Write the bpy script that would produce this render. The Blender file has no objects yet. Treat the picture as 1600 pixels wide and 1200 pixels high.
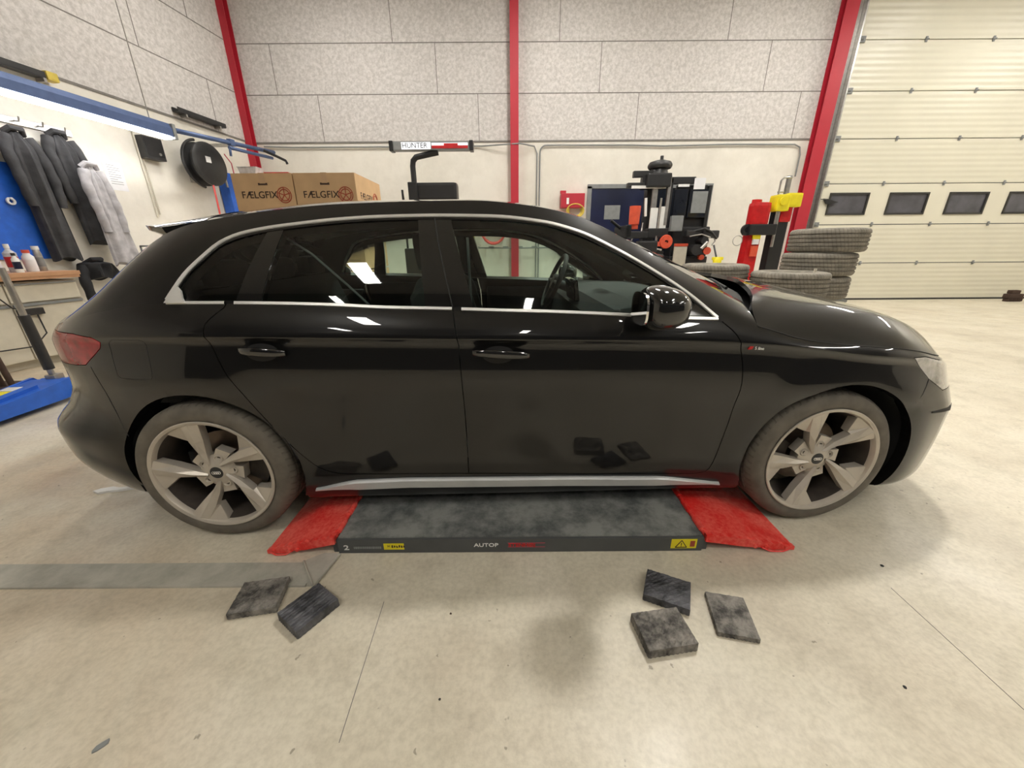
import bpy, bmesh, math, random
import numpy as np
from mathutils import Vector, Matrix
from mathutils.bvhtree import BVHTree
from mathutils.interpolate import poly_3d_calc
random.seed(7)
SC = bpy.context.scene
COL = SC.collection
PI = math.pi

# ------------------------------------------------------------------ materials
def newmat(name):
    m = bpy.data.materials.new(name); m.use_nodes = True
    nt = m.node_tree
    return m, nt, nt.nodes['Principled BSDF']
def setp(b, **k):
    names = dict(rough='Roughness', metal='Metallic', coat='Coat Weight', coatr='Coat Roughness', ior='IOR', spec='Specular IOR Level', trans='Transmission Weight', alpha='Alpha', estr='Emission Strength')
    for a, v in k.items():
        b.inputs[names[a]].default_value = v
def pmat(name, col, rough=.5, metal=0., var=.12, scale=12., bump=0., bscale=60., **k):
    """plain surface with slight procedural variation of colour and relief"""
    m, nt, b = newmat(name)
    setp(b, rough=rough, metal=metal, **k)
    N = nt.nodes; Lk = nt.links
    tc = N.new('ShaderNodeTexCoord')
    nz = N.new('ShaderNodeTexNoise'); nz.inputs['Scale'].default_value = scale; nz.inputs['Detail'].default_value = 5
    Lk.new(tc.outputs['Object'], nz.inputs['Vector'])
    mr = N.new('ShaderNodeMapRange'); mr.inputs[1].default_value = .3; mr.inputs[2].default_value = .7
    mr.inputs[3].default_value = 1 - var; mr.inputs[4].default_value = 1 + var
    Lk.new(nz.outputs[0], mr.inputs[0])
    mx = N.new('ShaderNodeVectorMath'); mx.operation = 'SCALE'; mx.inputs[0].default_value = col[:3]
    Lk.new(mr.outputs[0], mx.inputs['Scale']); Lk.new(mx.outputs[0], b.inputs['Base Color'])
    if bump:
        n2 = N.new('ShaderNodeTexNoise'); n2.inputs['Scale'].default_value = bscale; n2.inputs['Detail'].default_value = 4
        Lk.new(tc.outputs['Object'], n2.inputs['Vector'])
        bp = N.new('ShaderNodeBump'); bp.inputs['Strength'].default_value = bump; bp.inputs['Distance'].default_value = .01
        Lk.new(n2.outputs[0], bp.inputs['Height']); Lk.new(bp.outputs[0], b.inputs['Normal'])
    return m
def emat(name, col, s):
    m, nt, b = newmat(name)
    b.inputs['Base Color'].default_value = (*col, 1)
    b.inputs['Emission Color'].default_value = (*col, 1); setp(b, estr=s)
    return m
def glassmat(name, tint, gl=1.0):
    m, nt, b = newmat(name)
    N = nt.nodes; Lk = nt.links; N.remove(b)
    out = N['Material Output']
    tr = N.new('ShaderNodeBsdfTransparent'); tr.inputs[0].default_value = (*tint, 1)
    g = N.new('ShaderNodeBsdfGlossy'); g.inputs['Roughness'].default_value = .02
    f = N.new('ShaderNodeFresnel'); f.inputs[0].default_value = 1.52
    ml = N.new('ShaderNodeMath'); ml.operation = 'MULTIPLY'; ml.inputs[1].default_value = 1.6 * gl; ml.use_clamp = True
    Lk.new(f.outputs[0], ml.inputs[0])
    mx = N.new('ShaderNodeMixShader')
    Lk.new(ml.outputs[0], mx.inputs[0]); Lk.new(tr.outputs[0], mx.inputs[1]); Lk.new(g.outputs[0], mx.inputs[2])
    Lk.new(mx.outputs[0], out.inputs[0])
    return m

M = {}
M['paint'] = pmat('black_car_paint', (.0055, .0054, .0054), .30, 0, .10, 3, coat=1.0, coatr=.015, spec=.12)
M['gloss'] = pmat('gloss_black', (.006, .006, .006), .12, coat=1.0, coatr=.02)
M['dark'] = pmat('matte_black', (.012, .012, .012), .7)
M['dark2'] = pmat('black_plastic', (.022, .022, .023), .45, var=.2)
M['under'] = pmat('underbody_black', (.008, .008, .008), .9)
M['chrome'] = pmat('satin_aluminium_trim', (.86, .85, .82), .34, .75, .03)
M['sillsilver'] = pmat('matt_silver_sill', (.55, .56, .56), .45, .4, .06)
M['rim'] = pmat('alloy_rim_dusty', (.52, .475, .41), .40, .40, .10, 9)
M['rimdark'] = pmat('brake_dust_dark', (.045, .035, .028), .6, .2, .3, 20)
M['tyre'] = pmat('tyre_rubber_dusty', (.062, .053, .044), .75, 0, .22, 14, bump=.15, bscale=90)
M['disc'] = pmat('brake_disc_steel', (.13, .10, .08), .4, .8, .2)
M['lampred'] = pmat('red_lamp_lens', (.30, .004, .012), .15, 0, .35, 25, coat=.4, coatr=.03)
M['lampclear'] = pmat('clear_lamp_lens', (.45, .44, .43), .12, .3, .45, 22, coat=1.0, coatr=.03)
M['glass'] = glassmat('side_glass_green', (.80, .92, .85))
M['wglass'] = glassmat('windscreen_glass', (.78, .87, .82), .8)
M['seat'] = pmat('seat_fabric_black', (.035, .036, .036), .8, bump=.2)
M['cabin'] = pmat('cabin_dark_grey', (.06, .06, .062), .7)
M['headliner'] = pmat('headliner_grey', (.28, .28, .27), .9)
M['mirrorglass'] = pmat('mirror_glass', (.8, .8, .8), .03, 1.0, 0)
M['red'] = pmat('glossy_red_paint', (.50, .010, .012), .35, 0, .15, 20)
M['white'] = pmat('white_paint', (.8, .8, .78), .4, 0, .04)
M['black'] = pmat('black_paint', (.015, .015, .016), .4, 0, .15)
M['steel'] = pmat('bare_steel', (.42, .41, .39), .35, .9, .15, 18)
M['grey'] = pmat('grey_paint', (.22, .23, .23), .5, 0, .1)
M['yellow'] = pmat('yellow_paint', (.80, .68, .015), .45, 0, .08)
M['blue'] = pmat('blue_paint', (.018, .115, .55), .4, 0, .12)

# ------------------------------------------------------------------ object helpers
def link(o, parent=None):
    COL.objects.link(o)
    if parent is not None: o.parent = parent
    return o
def tag(o, label=None, cat=None, group=None, kind=None):
    if label: o['label'] = label
    if cat: o['category'] = cat
    if group: o['group'] = group
    if kind: o['kind'] = kind
    return o
def thing(name, label, cat, loc=(0, 0, 0), rz=0., group=None):
    o = bpy.data.objects.new(name, None); o.empty_display_size = .1; COL.objects.link(o)
    o.location = loc; o.rotation_euler = (0, 0, rz)
    return tag(o, label, cat, group)
def copy_tree(root, loc=None, rot=None, scale=None, label=None, group=None):
    r = root.copy(); COL.objects.link(r)
    if loc is not None: r.location = loc
    if rot is not None: r.rotation_euler = rot
    if scale is not None: r.scale = scale
    if label: r['label'] = label
    if group: r['group'] = group
    def rec(src, dst):
        for ch in list(src.children):
            c = ch.copy(); COL.objects.link(c); c.parent = dst
            rec(ch, c)
    rec(root, r)
    return r

class MB:
    def __init__(s): s.v = []; s.f = []; s.m = []; s.sm = []
    def add(s, vs, fs, mi=0, smooth=False):
        o = len(s.v); s.v += [tuple(map(float, p)) for p in vs]
        for f in fs: s.f.append(tuple(i + o for i in f)); s.m.append(mi); s.sm.append(smooth)
        return s
    def box(s, c, d, rz=0., rx=0., ry=0., mi=0, bev=0.):
        x, y, z = [q / 2 for q in d]
        if bev > 0:
            b = min(bev, x * .95, y * .95, z * .95)
            bm = bmesh.new(); bmesh.ops.create_cube(bm, size=1)
            for v in bm.verts: v.co = Vector((v.co.x * 2 * x, v.co.y * 2 * y, v.co.z * 2 * z))
            bmesh.ops.bevel(bm, geom=list(bm.edges), offset=b, segments=2, profile=.7, affect='EDGES')
            vs = [v.co.copy() for v in bm.verts]; bm.verts.index_update()
            fs = [tuple(v.index for v in f.verts) for f in bm.faces]; bm.free()
        else:
            vs = [Vector((i * x, j * y, k * z)) for k in (-1, 1) for j in (-1, 1) for i in (-1, 1)]
            fs = [(0, 2, 3, 1), (4, 5, 7, 6), (0, 1, 5, 4), (2, 6, 7, 3), (0, 4, 6, 2), (1, 3, 7, 5)]
        R = Matrix.Rotation(rz, 3, 'Z') @ Matrix.Rotation(ry, 3, 'Y') @ Matrix.Rotation(rx, 3, 'X')
        C = Vector(c)
        return s.add([R @ p + C for p in vs], fs, mi)
    def cyl(s, a, b, r, r2=None, n=24, mi=0, caps=True, smooth=True):
        a = Vector(a); b = Vector(b); r2 = r if r2 is None else r2
        d = (b - a).normalized(); u = d.orthogonal().normalized(); w = d.cross(u)
        vs = []
        for i in range(n):
            t = 2 * PI * i / n; q = u * math.cos(t) + w * math.sin(t)
            vs += [a + q * r, b + q * r2]
        fs = [(2 * i, 2 * ((i + 1) % n), 2 * ((i + 1) % n) + 1, 2 * i + 1) for i in range(n)]
        s.add(vs, fs, mi, smooth)
        if caps:
            s.add([vs[2 * i] for i in range(n)], [tuple(range(n))[::-1]], mi)
            s.add([vs[2 * i + 1] for i in range(n)], [tuple(range(n))], mi)
        return s
    def tube(s, pts, r, n=10, mi=0, closed=False, rr=None):
        P = [Vector(p) for p in pts]; N = len(P)
        if N < 2: return s
        up = None; vs = []
        for i in range(N):
            if closed: t = (P[(i + 1) % N] - P[i - 1])
            else: t = P[min(i + 1, N - 1)] - P[max(i - 1, 0)]
            t.normalize()
            if up is None: up = t.orthogonal().normalized()
            up = (up - t * up.dot(t))
            up = up.normalized() if up.length > 1e-6 else t.orthogonal().normalized()
            w = t.cross(up)
            ri = rr[i] if rr else r
            for k in range(n):
                a = 2 * PI * k / n; vs.append(P[i] + (up * math.cos(a) + w * math.sin(a)) * ri)
        fs = []
        for i in range(N if closed else N - 1):
            j = (i + 1) % N
            for k in range(n): fs.append((i * n + k, i * n + (k + 1) % n, j * n + (k + 1) % n, j * n + k))
        s.add(vs, fs, mi, True)
        if not closed:
            s.add(vs[:n], [tuple(range(n))[::-1]], mi); s.add(vs[-n:], [tuple(range(n))], mi)
        return s
    def lathe(s, prof, n=64, axis='z', c=(0, 0, 0), mi=0, closed=False, smooth=True, ang=None):
        """prof: list of (r, h); axis: direction of h"""
        vs = []; m = len(prof)
        for i in range(n):
            t = 2 * PI * i / n; ct, st = math.cos(t), math.sin(t)
            for r, h in prof:
                p = (r * ct, r * st, h) if axis == 'z' else ((r * ct, h, r * st) if axis == 'y' else (h, r * ct, r * st))
                vs.append((p[0] + c[0], p[1] + c[1], p[2] + c[2]))
        fs = []
        flip = axis == 'y'
        for i in range(n):
            for k in range(m if closed else m - 1):
                a = i * m + k; b = i * m + (k + 1) % m; c2 = ((i + 1) % n) * m + (k + 1) % m; d = ((i + 1) % n) * m + k
                fs.append((a, b, c2, d) if flip else (d, c2, b, a))
        return s.add(vs, fs, mi, smooth)
    def prism(s, poly, a, b, axis='y', mi=0, smooth=False):
        """poly 2D; extruded along axis from a to b.  axis y: poly=(x,z); z: (x,y); x: (y,z)"""
        n = len(poly)
        def P(p, h): return (p[0], h, p[1]) if axis == 'y' else ((p[0], p[1], h) if axis == 'z' else (h, p[0], p[1]))
        vs = [P(p, a) for p in poly] + [P(p, b) for p in poly]
        fs = [tuple(range(n)), tuple(range(2 * n - 1, n - 1, -1))]
        s.add(vs, fs, mi)
        s.add(vs, [(i, i + n, (i + 1) % n + n, (i + 1) % n) for i in range(n)], mi, smooth)
        return s
    def grid(s, G, mi=0, smooth=True, closed_u=False):
        nu, nv = len(G), len(G[0])
        vs = [p for row in G for p in row]
        fs = [(i * nv + j, ((i + 1) % nu) * nv + j, ((i + 1) % nu) * nv + j + 1, i * nv + j + 1) for i in range(nu if closed_u else nu - 1) for j in range(nv - 1)]
        return s.add(vs, fs, mi, smooth)
    def build(s, name, mat, parent=None, loc=None, fix=True, weld=True):
        me = bpy.data.meshes.new(name); me.from_pydata(s.v, [], s.f)
        mats = mat if isinstance(mat, (list, tuple)) else [mat]
        for m in mats: me.materials.append(M[m] if isinstance(m, str) else m)
        me.polygons.foreach_set('material_index', s.m); me.polygons.foreach_set('use_smooth', s.sm)
        me.update()
        if fix:
            bm = bmesh.new(); bm.from_mesh(me)
            if weld: bmesh.ops.remove_doubles(bm, verts=bm.verts, dist=2e-5)
            bmesh.ops.recalc_face_normals(bm, faces=bm.faces)
            for e in bm.edges:
                if len(e.link_faces) == 2 and e.calc_face_angle(0) > .7: e.smooth = False
            bm.to_mesh(me); bm.free(); me.update()
        o = bpy.data.objects.new(name, me); link(o, parent)
        if loc is not None: o.location = loc
        return o

def text(name, body, size, mat, parent, loc, rot, ext=.0006, sx=1., align='LEFT', bold=0.):
    cu = bpy.data.curves.new(name, 'FONT'); cu.body = body; cu.size = size; cu.extrude = ext; cu.offset = bold
    cu.align_x = align; cu.align_y = 'CENTER'; cu.resolution_u = 3
    to = bpy.data.objects.new(name + '_c', cu); COL.objects.link(to)
    dg = bpy.context.evaluated_depsgraph_get(); dg.update()
    me = bpy.data.meshes.new_from_object(to.evaluated_get(dg))
    bpy.data.objects.remove(to); bpy.data.curves.remove(cu)
    me.materials.clear(); me.materials.append(M[mat])
    for v in me.vertices: v.co.x *= sx
    o = bpy.data.objects.new(name, me); link(o, parent)
    o.location = loc; o.rotation_euler = rot
    return o
def arc(cx, cy, r, a0, a1, n):
    return [(cx + r * math.cos(math.radians(a0 + (a1 - a0) * i / n)), cy + r * math.sin(math.radians(a0 + (a1 - a0) * i / n))) for i in range(n + 1)]

# ------------------------------------------------------------------ curve helpers
def pchip(x, Y, q):
    x = np.asarray(x, float); Y = np.asarray(Y, float)
    one = Y.ndim == 1
    if one: Y = Y[:, None]
    h = np.diff(x)[:, None]; d = np.diff(Y, axis=0) / h
    m = np.zeros_like(Y)
    if len(x) > 2:
        w1 = 2 * h[1:] + h[:-1]; w2 = h[1:] + 2 * h[:-1]
        ok = d[:-1] * d[1:] > 0
        with np.errstate(divide='ignore', invalid='ignore'):
            hm = (w1 + w2) / (w1 / d[:-1] + w2 / d[1:])
        m[1:-1] = np.where(ok, hm, 0)
    m[0] = d[0]; m[-1] = d[-1]
    q = np.asarray(q, float); i = np.clip(np.searchsorted(x, q) - 1, 0, len(x) - 2)
    t = ((q - x[i]) / (x[i + 1] - x[i]))[:, None]; hh = h[i]
    r = (2 * t**3 - 3 * t**2 + 1) * Y[i] + (t**3 - 2 * t**2 + t) * hh * m[i] + (-2 * t**3 + 3 * t**2) * Y[i + 1] + (t**3 - t**2) * hh * m[i + 1]
    return r[:, 0] if one else r
def smooth(A, sig):
    """gaussian smoothing along axis 0, ends held by odd reflection"""
    if sig <= 0: return A
    k = int(3 * sig) + 1
    w = np.exp(-.5 * (np.arange(-k, k + 1) / sig) ** 2); w /= w.sum()
    lo = 2 * A[0] - A[k:0:-1]; hi = 2 * A[-1] - A[-2:-k - 2:-1]
    B = np.concatenate([lo, A, hi])
    return np.stack([np.convolve(B[:, c], w, 'valid') for c in range(A.shape[1])], 1)
def curve3(keys, n, sig=0, sym_end=None):
    K = np.array(keys, float)
    s = np.concatenate([[0], np.cumsum(np.linalg.norm(np.diff(K, axis=0), axis=1))])
    q = np.linspace(0, s[-1], n)
    return smooth(pchip(s, K, q), sig)
def sstep(a, b, x):
    t = np.clip((np.asarray(x, float) - a) / (b - a), 0, 1); return t * t * (3 - 2 * t)
# ------------------------------------------------------------------ car body surfaces (car frame: x forward, near side y<0, z up)
YAW = .0281972
CAR = thing('car', 'black five-door hatchback with satin window trim parked over a low lift platform', 'car', (-1.29334, 2.24354, 0), YAW)
KEYS = [  # crease x,y,z | shoulder x,y,z
 (-.829,0,.83, -.81,0,.967), (-.82,-.3,.83, -.795,-.25,.965), (-.775,-.5,.84, -.745,-.45,.958), (-.70,-.635,.86, -.66,-.60,.95),
 (-.62,-.72,.88, -.58,-.70,.945), (-.50,-.795,.90, -.49,-.775,.95), (-.38,-.84,.912, -.38,-.815,.978), (-.25,-.868,.92, -.25,-.832,1.01),
 (-.05,-.887,.922, -.05,-.832,1.035), (.18,-.898,.921, .18,-.832,1.032), (.6,-.904,.913, .6,-.839,1.018), (1.07,-.907,.903, 1.07,-.846,1.0),
 (1.5,-.908,.893, 1.5,-.853,.983), (1.76,-.908,.887, 1.76,-.860,.972), (2.0,-.907,.878, 2.0,-.866,.957), (2.22,-.907,.866, 2.22,-.868,.930),
 (2.40,-.906,.85, 2.40,-.884,.875), (2.6,-.903,.82, 2.6,-.888,.85), (2.75,-.896,.803, 2.75,-.882,.838), (2.9,-.876,.783, 2.9,-.861,.818),
 (3.04,-.84,.757, 3.02,-.825,.79), (3.16,-.785,.73, 3.13,-.77,.765), (3.27,-.70,.705, 3.23,-.68,.745), (3.35,-.58,.69, 3.31,-.55,.735),
 (3.42,-.38,.685, 3.37,-.37,.732), (3.45,-.2,.685, 3.40,-.2,.732), (3.46,0,.685, 3.41,0,.732)]
CK = {15:(2.22,-.75,1.00), 14:(1.99,-.685,1.12), 13:(1.76,-.637,1.245), 12:(1.54,-.603,1.345), 11.5:(1.34,-.59,1.385), 11:(1.12,-.582,1.404), 10:(.6,-.583,1.393),
      9:(.15,-.598,1.348), 8:(-.07,-.612,1.302), 7:(-.20,-.66,1.215), 6:(-.31,-.71,1.10), 5:(-.46,-.755,.985)}
MK = {15:(2.46,0,1.02), 14:(2.16,0,1.145), 13:(1.85,0,1.275), 12:(1.58,0,1.378), 11.5:(1.37,0,1.423), 11:(1.13,0,1.446), 10:(.6,0,1.447),
      9:(.15,0,1.418), 8:(-.22,0,1.372), 7:(-.42,0,1.265), 6:(-.58,0,1.13), 5:(-.76,0,.975)}
KA = np.array(KEYS)
NS = 440
uk = np.concatenate([[0], np.cumsum(np.linalg.norm(np.diff(KA[:, :3], axis=0), axis=1))])
uq = np.linspace(0, uk[-1], NS)
CRV = smooth(pchip(uk, KA[:, :3], uq), 5)
BLT = smooth(pchip(uk, KA[:, 3:], uq), 4)
CRV[0, 1] = CRV[-1, 1] = BLT[0, 1] = BLT[-1, 1] = 0
tn = np.gradient(CRV[:, :2], axis=0); tn /= np.linalg.norm(tn, axis=1)[:, None]
NRM = np.stack([tn[:, 1], -tn[:, 0]], 1)          # outward
NRM[0] = (-1, 0); NRM[-1] = (1, 0)
NRM = smooth(NRM, 4); NRM /= np.linalg.norm(NRM, axis=1)[:, None]
xs = CRV[:, 0]; zc = CRV[:, 2]
wF = sstep(2.72, 3.18, xs); wR = 1 - sstep(-.60, -.18, xs)
def rows(zS, dS, zF, dF, zR, dR):
    wS = 1 - wF - wR
    z = np.outer(wS, zS[0]) + np.outer(wS * zc, zS[1]) + np.outer(wF, zF[0]) + np.outer(wF * zc, zF[1]) + np.outer(wR, zR[0]) + np.outer(wR * zc, zR[1])
    d = np.outer(wS, dS) + np.outer(wF, dF) + np.outer(wR, dR)
    return z, d
A = np.array
zr, dr = rows(
    (A([.13,.155,.21,.30,.42,.58,-.16,-.035,0]), A([0,0,0,0,0,0,1,1,1])), A([.13,.080,.056,.042,.034,.023,-.001,.0125,0]),
    (A([.12,.16,.22,.32,.42,.52,.60,-.02,0]), A([0,0,0,0,0,0,0,1,1])), A([.05,-.02,-.045,-.055,-.06,-.062,-.040,-.006,0]),
    (A([.15,.19,.27,.39,.51,.60,.70,-.03,0]), A([0,0,0,0,0,0,0,1,1])), A([.06,.02,-.032,-.078,-.088,-.028,.002,-.001,0]))
WC = [(0, .325), (2.652, .325)]; RA = .367
NV = 4
def flare(P):
    x, z = P[:, 0], P[:, 2]; f = 0
    for cx_, cz_ in WC:
        r = np.hypot(x - cx_, z - cz_)
        f = f + .012 * (1 - sstep(RA + .02, RA + .15, r)) * (r > RA - .06) * (.55 + .45 * sstep(.30, .62, z))
    return f
lower = []
for i in range(NS):
    q = np.linspace(0, 8, 8 * NV + 1)
    zz_ = pchip(np.arange(9), zr[i], q); dd_ = pchip(np.arange(9), dr[i], q)
    P = np.stack([CRV[i, 0] - NRM[i, 0] * dd_, CRV[i, 1] - NRM[i, 1] * dd_, zz_], 1)
    fl = flare(P) * (abs(NRM[i, 1]) > .5)
    P[:, 0] += NRM[i, 0] * fl; P[:, 1] += NRM[i, 1] * fl
    if i in (0, NS - 1): P[:, 1] = 0
    # upper strip crease -> shoulder, slightly convex
    t = np.linspace(0, 1, 7)[1:, None]
    U = CRV[i] * (1 - t) + BLT[i] * t
    b = .22 * np.linalg.norm(BLT[i] - CRV[i])
    U[:, :2] += NRM[i] * (b * t * (1 - t) * 1.3)
    if i in (0, NS - 1): U[:, 1] = 0
    lower.append(np.concatenate([P, U]))
LOW = np.array(lower)
LOW[:, :, 1] = np.minimum(LOW[:, :, 1], 0)

i5 = int(np.argmin(abs(uq - uk[5]))); i15 = int(np.argmin(abs(uq - uk[15])))
def kcurve(K):
    ks = sorted(K); kk = [np.interp(k, range(27), uk) for k in ks]
    return smooth(pchip(kk, np.array([K[k] for k in ks]), uq[i5:i15 + 1]), 3)
CAN = kcurve(CK); MID = kcurve(MK)
BSEG = BLT[i5:i15 + 1]
nt_ = len(CAN)
side = []
for i in range(nt_):
    t = np.linspace(0, 1, 13)[:, None]
    P = BSEG[i] * (1 - t) + CAN[i] * t
    L = np.linalg.norm(CAN[i] - BSEG[i])
    b = .045 * min(1, L / .35)
    P[:, 1] -= (b * 4 * t * (1 - t) * .55)[:, 0]; P[:, 2] += (b * 2 * t * (1 - t) * .35)[:, 0]
    side.append(P)
SIDE = np.array(side)
roof = []
for i in range(nt_):
    v = np.linspace(0, 1, 17)
    e = 1 - (1 - v) ** 2.3; ex = 1 - (1 - v) ** 1.9
    P = np.stack([CAN[i, 0] + (MID[i, 0] - CAN[i, 0]) * ex, CAN[i, 1] * (1 - v), CAN[i, 2] + (MID[i, 2] - CAN[i, 2]) * e], 1)
    roof.append(P)
ROOF = np.array(roof)
# hood: Coons patch + crown
iF = int(np.argmin(abs(uq - uk[21])))
sideE = BLT[i15:iF + 1]                        # rear -> front along the fender
frontE = BLT[iF:]                              # corner -> centre
rearE = curve3([tuple(BLT[i15]), (2.235, -.80, .982), (2.29, -.71, 1.020), (2.38, -.5, 1.052), (2.46, -.25, 1.066), (2.49, 0, 1.070)], len(frontE), 2)
midE = curve3([(2.49, 0, 1.070), (2.63, 0, 1.040), (2.87, 0, .982), (3.10, 0, .918), (3.26, 0, .855), (3.36, 0, .79), tuple(BLT[-1])], len(sideE), 2)
nu, nv = len(sideE), len(frontE)
HOOD = np.zeros((nu, nv, 3))
for i in range(nu):
    u = i / (nu - 1)
    for j in range(nv):
        v = j / (nv - 1)
        p = (1 - v) * sideE[i] + v * midE[i] + (1 - u) * rearE[j] + u * frontE[j] \
            - ((1 - u) * (1 - v) * sideE[0] + u * (1 - v) * sideE[-1] + (1 - u) * v * midE[0] + u * v * midE[-1])
        p = p.copy(); p[2] += .085 * (min(1, v / .22) ** .8 * (1 - .10 * max(0, .22 - v)) - v - .0) * math.sin(PI * min(1, u * 1.0)) ** .8 * (1 if v < .22 else 1)
        HOOD[i, j] = p
for j in range(nv): HOOD[:, j] = smooth(HOOD[:, j], 2)
HS_ = np.stack([smooth(HOOD[i], 1.6) for i in range(nu)]); HS_[:, 0] = HOOD[:, 0]; HS_[:, -1] = HOOD[:, -1]; HOOD = HS_

def grid_mesh(G, flip=False):
    n, m = G.shape[:2]
    V = G.reshape(-1, 3)
    F = [(i * m + j, (i + 1) * m + j, (i + 1) * m + j + 1, i * m + j + 1) for i in range(n - 1) for j in range(m - 1)]
    if flip: F = [f[::-1] for f in F]
    # vertex normals
    N = np.zeros_like(V); Fa = np.array(F)
    fn = np.cross(V[Fa[:, 2]] - V[Fa[:, 0]], V[Fa[:, 3]] - V[Fa[:, 1]])
    for k in range(4): np.add.at(N, Fa[:, k], fn)
    l = np.linalg.norm(N, axis=1); l[l < 1e-12] = 1; N /= l[:, None]
    return V, F, N

def inpoly(x, z, P):
    c = False; n = len(P); j = n - 1
    for i in range(n):
        xi, zi = P[i]; xj, zj = P[j]
        if (zi > z) != (zj > z) and x < (xj - xi) * (z - zi) / (zj - zi) + xi: c = not c
        j = i
    return c
def offset(P, d):
    """offset closed polygon outward by d"""
    P = [Vector(p) for p in P]; n = len(P)
    area = sum(P[i].x * P[(i + 1) % n].y - P[(i + 1) % n].x * P[i].y for i in range(n))
    s = 1 if area > 0 else -1
    out = []
    for i in range(n):
        a, b, c = P[i - 1], P[i], P[(i + 1) % n]
        n1 = Vector(((b - a).y, -(b - a).x)).normalized() * s; n2 = Vector(((c - b).y, -(c - b).x)).normalized() * s
        m = (n1 + n2); m = m.normalized() / max(.4, m.normalized().dot(n1)) if m.length > 1e-6 else n1
        out.append(tuple(b + m * d))
    return out
def dens(P, n):
    K = np.array(P, float); s = np.concatenate([[0], np.cumsum(np.linalg.norm(np.diff(K, axis=0), axis=1))])
    return [tuple(p) for p in pchip(s, K, np.linspace(0, s[-1], n))]

class Sheet:
    def __init__(s, G, flip=False):
        s.V, s.F, s.N = grid_mesh(G, flip)
        out_ = (s.V - np.array([1.3, 0, .7])) / np.array([2.2, .9, .7])
        if float((out_ * s.N).sum()) < 0: s.V, s.F, s.N = grid_mesh(G, not flip)
        s.bvh = BVHTree.FromPolygons([tuple(v) for v in s.V], s.F)
        s.bm = bmesh.new()
        s.oid = s.bm.faces.layers.int.new('oid'); s.cls = s.bm.faces.layers.int.new('cls')
        vs = [s.bm.verts.new(v) for v in s.V]
        for k, f in enumerate(s.F):
            try: s.bm.faces.new([vs[i] for i in f])[s.oid] = k + 1
            except ValueError: pass
        bmesh.ops.remove_doubles(s.bm, verts=s.bm.verts, dist=1e-5)
    def cut(s, P, closed=True, axes=(0, 2), limit=None):
        n = len(P)
        for i in range(n if closed else n - 1):
            a = P[i]; b = P[(i + 1) % n]
            x0, x1 = min(a[0], b[0]) - 1e-4, max(a[0], b[0]) + 1e-4; z0, z1 = min(a[1], b[1]) - 1e-4, max(a[1], b[1]) + 1e-4
            g = []
            for f in s.bm.faces:
                xx = [v.co[axes[0]] for v in f.verts]
                if max(xx) < x0 or min(xx) > x1: continue
                zz = [v.co[axes[1]] for v in f.verts]
                if max(zz) < z0 or min(zz) > z1: continue
                if limit and not limit(f): continue
                g.append(f)
            if not g: continue
            no = [0, 0, 0]; no[axes[0]] = -(b[1] - a[1]); no[axes[1]] = b[0] - a[0]
            if abs(no[0]) + abs(no[1]) + abs(no[2]) < 1e-9: continue
            co = [0, 0, 0]; co[axes[0]] = a[0]; co[axes[1]] = a[1]
            ge = set(); gv = set()
            for f in g: ge.update(f.edges); gv.update(f.verts)
            bmesh.ops.bisect_plane(s.bm, geom=list(gv) + list(ge) + g, plane_co=co, plane_no=no, dist=1e-6)
    def normal(s, co):
        loc, nn, idx, d = s.bvh.find_nearest(co)
        f = s.F[idx]; w = poly_3d_calc([Vector(s.V[i]) for i in f], loc)
        v = sum((Vector(s.N[i]) * wi for i, wi in zip(f, w)), Vector((0, 0, 0)))
        return v.normalized() if v.length > 1e-6 else nn
    def split(s, classify, keep_all=False):
        parts = {}; names = []; grp = {}
        for f in list(s.bm.faces):
            k = classify(f.calc_center_median()) if f.calc_area() > 1e-11 else classify(f.calc_center_median())
            if k not in names: names.append(k)
            f[s.cls] = names.index(k); grp.setdefault((f[s.oid], names.index(k)), []).append(f)
        for key, fs in grp.items():      # rejoin the slivers a cut left inside one facet
            if len(fs) > 1:
                try: bmesh.ops.dissolve_faces(s.bm, faces=fs, use_verts=False)
                except Exception: pass
        bmesh.ops.remove_doubles(s.bm, verts=s.bm.verts, dist=1e-4)
        for f in s.bm.faces:
            k = names[f[s.cls]]
            if k: parts.setdefault(k, []).append(f)
        out = {}
        for k, fs in parts.items():
            idx = {}; V = []; F = []
            for f in fs:
                ff = []
                for v in f.verts:
                    if v not in idx: idx[v] = len(V); V.append(v.co.copy())
                    ff.append(idx[v])
                F.append(tuple(ff))
            fset = set(fs); E = []
            seen = set()
            for f in fs:
                for l in f.loops:
                    if sum(1 for g in l.edge.link_faces if g in fset) == 1 and (keep_all or len(l.edge.link_faces) > 1 or (l.edge.verts[0].co.z + l.edge.verts[1].co.z) < .6):
                        E.append((idx[l.vert], idx[l.link_loop_next.vert]))
            N = [s.normal(v) for v in V]
            out[k] = [V, F, N, E]
        return out
def merge(*parts):
    V, F, N, E = [], [], [], []
    for p in parts:
        o = len(V); V += p[0]; F += [tuple(i + o for i in f) for f in p[1]]; N += p[2]; E += [(a + o, b + o) for a, b in p[3]]
    return [V, F, N, E]
def mirror(p):
    return [[Vector((v.x, -v.y, v.z)) for v in p[0]], [f[::-1] for f in p[1]], [Vector((n.x, -n.y, n.z)) for n in p[2]], [(b, a) for a, b in p[3]]]
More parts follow.
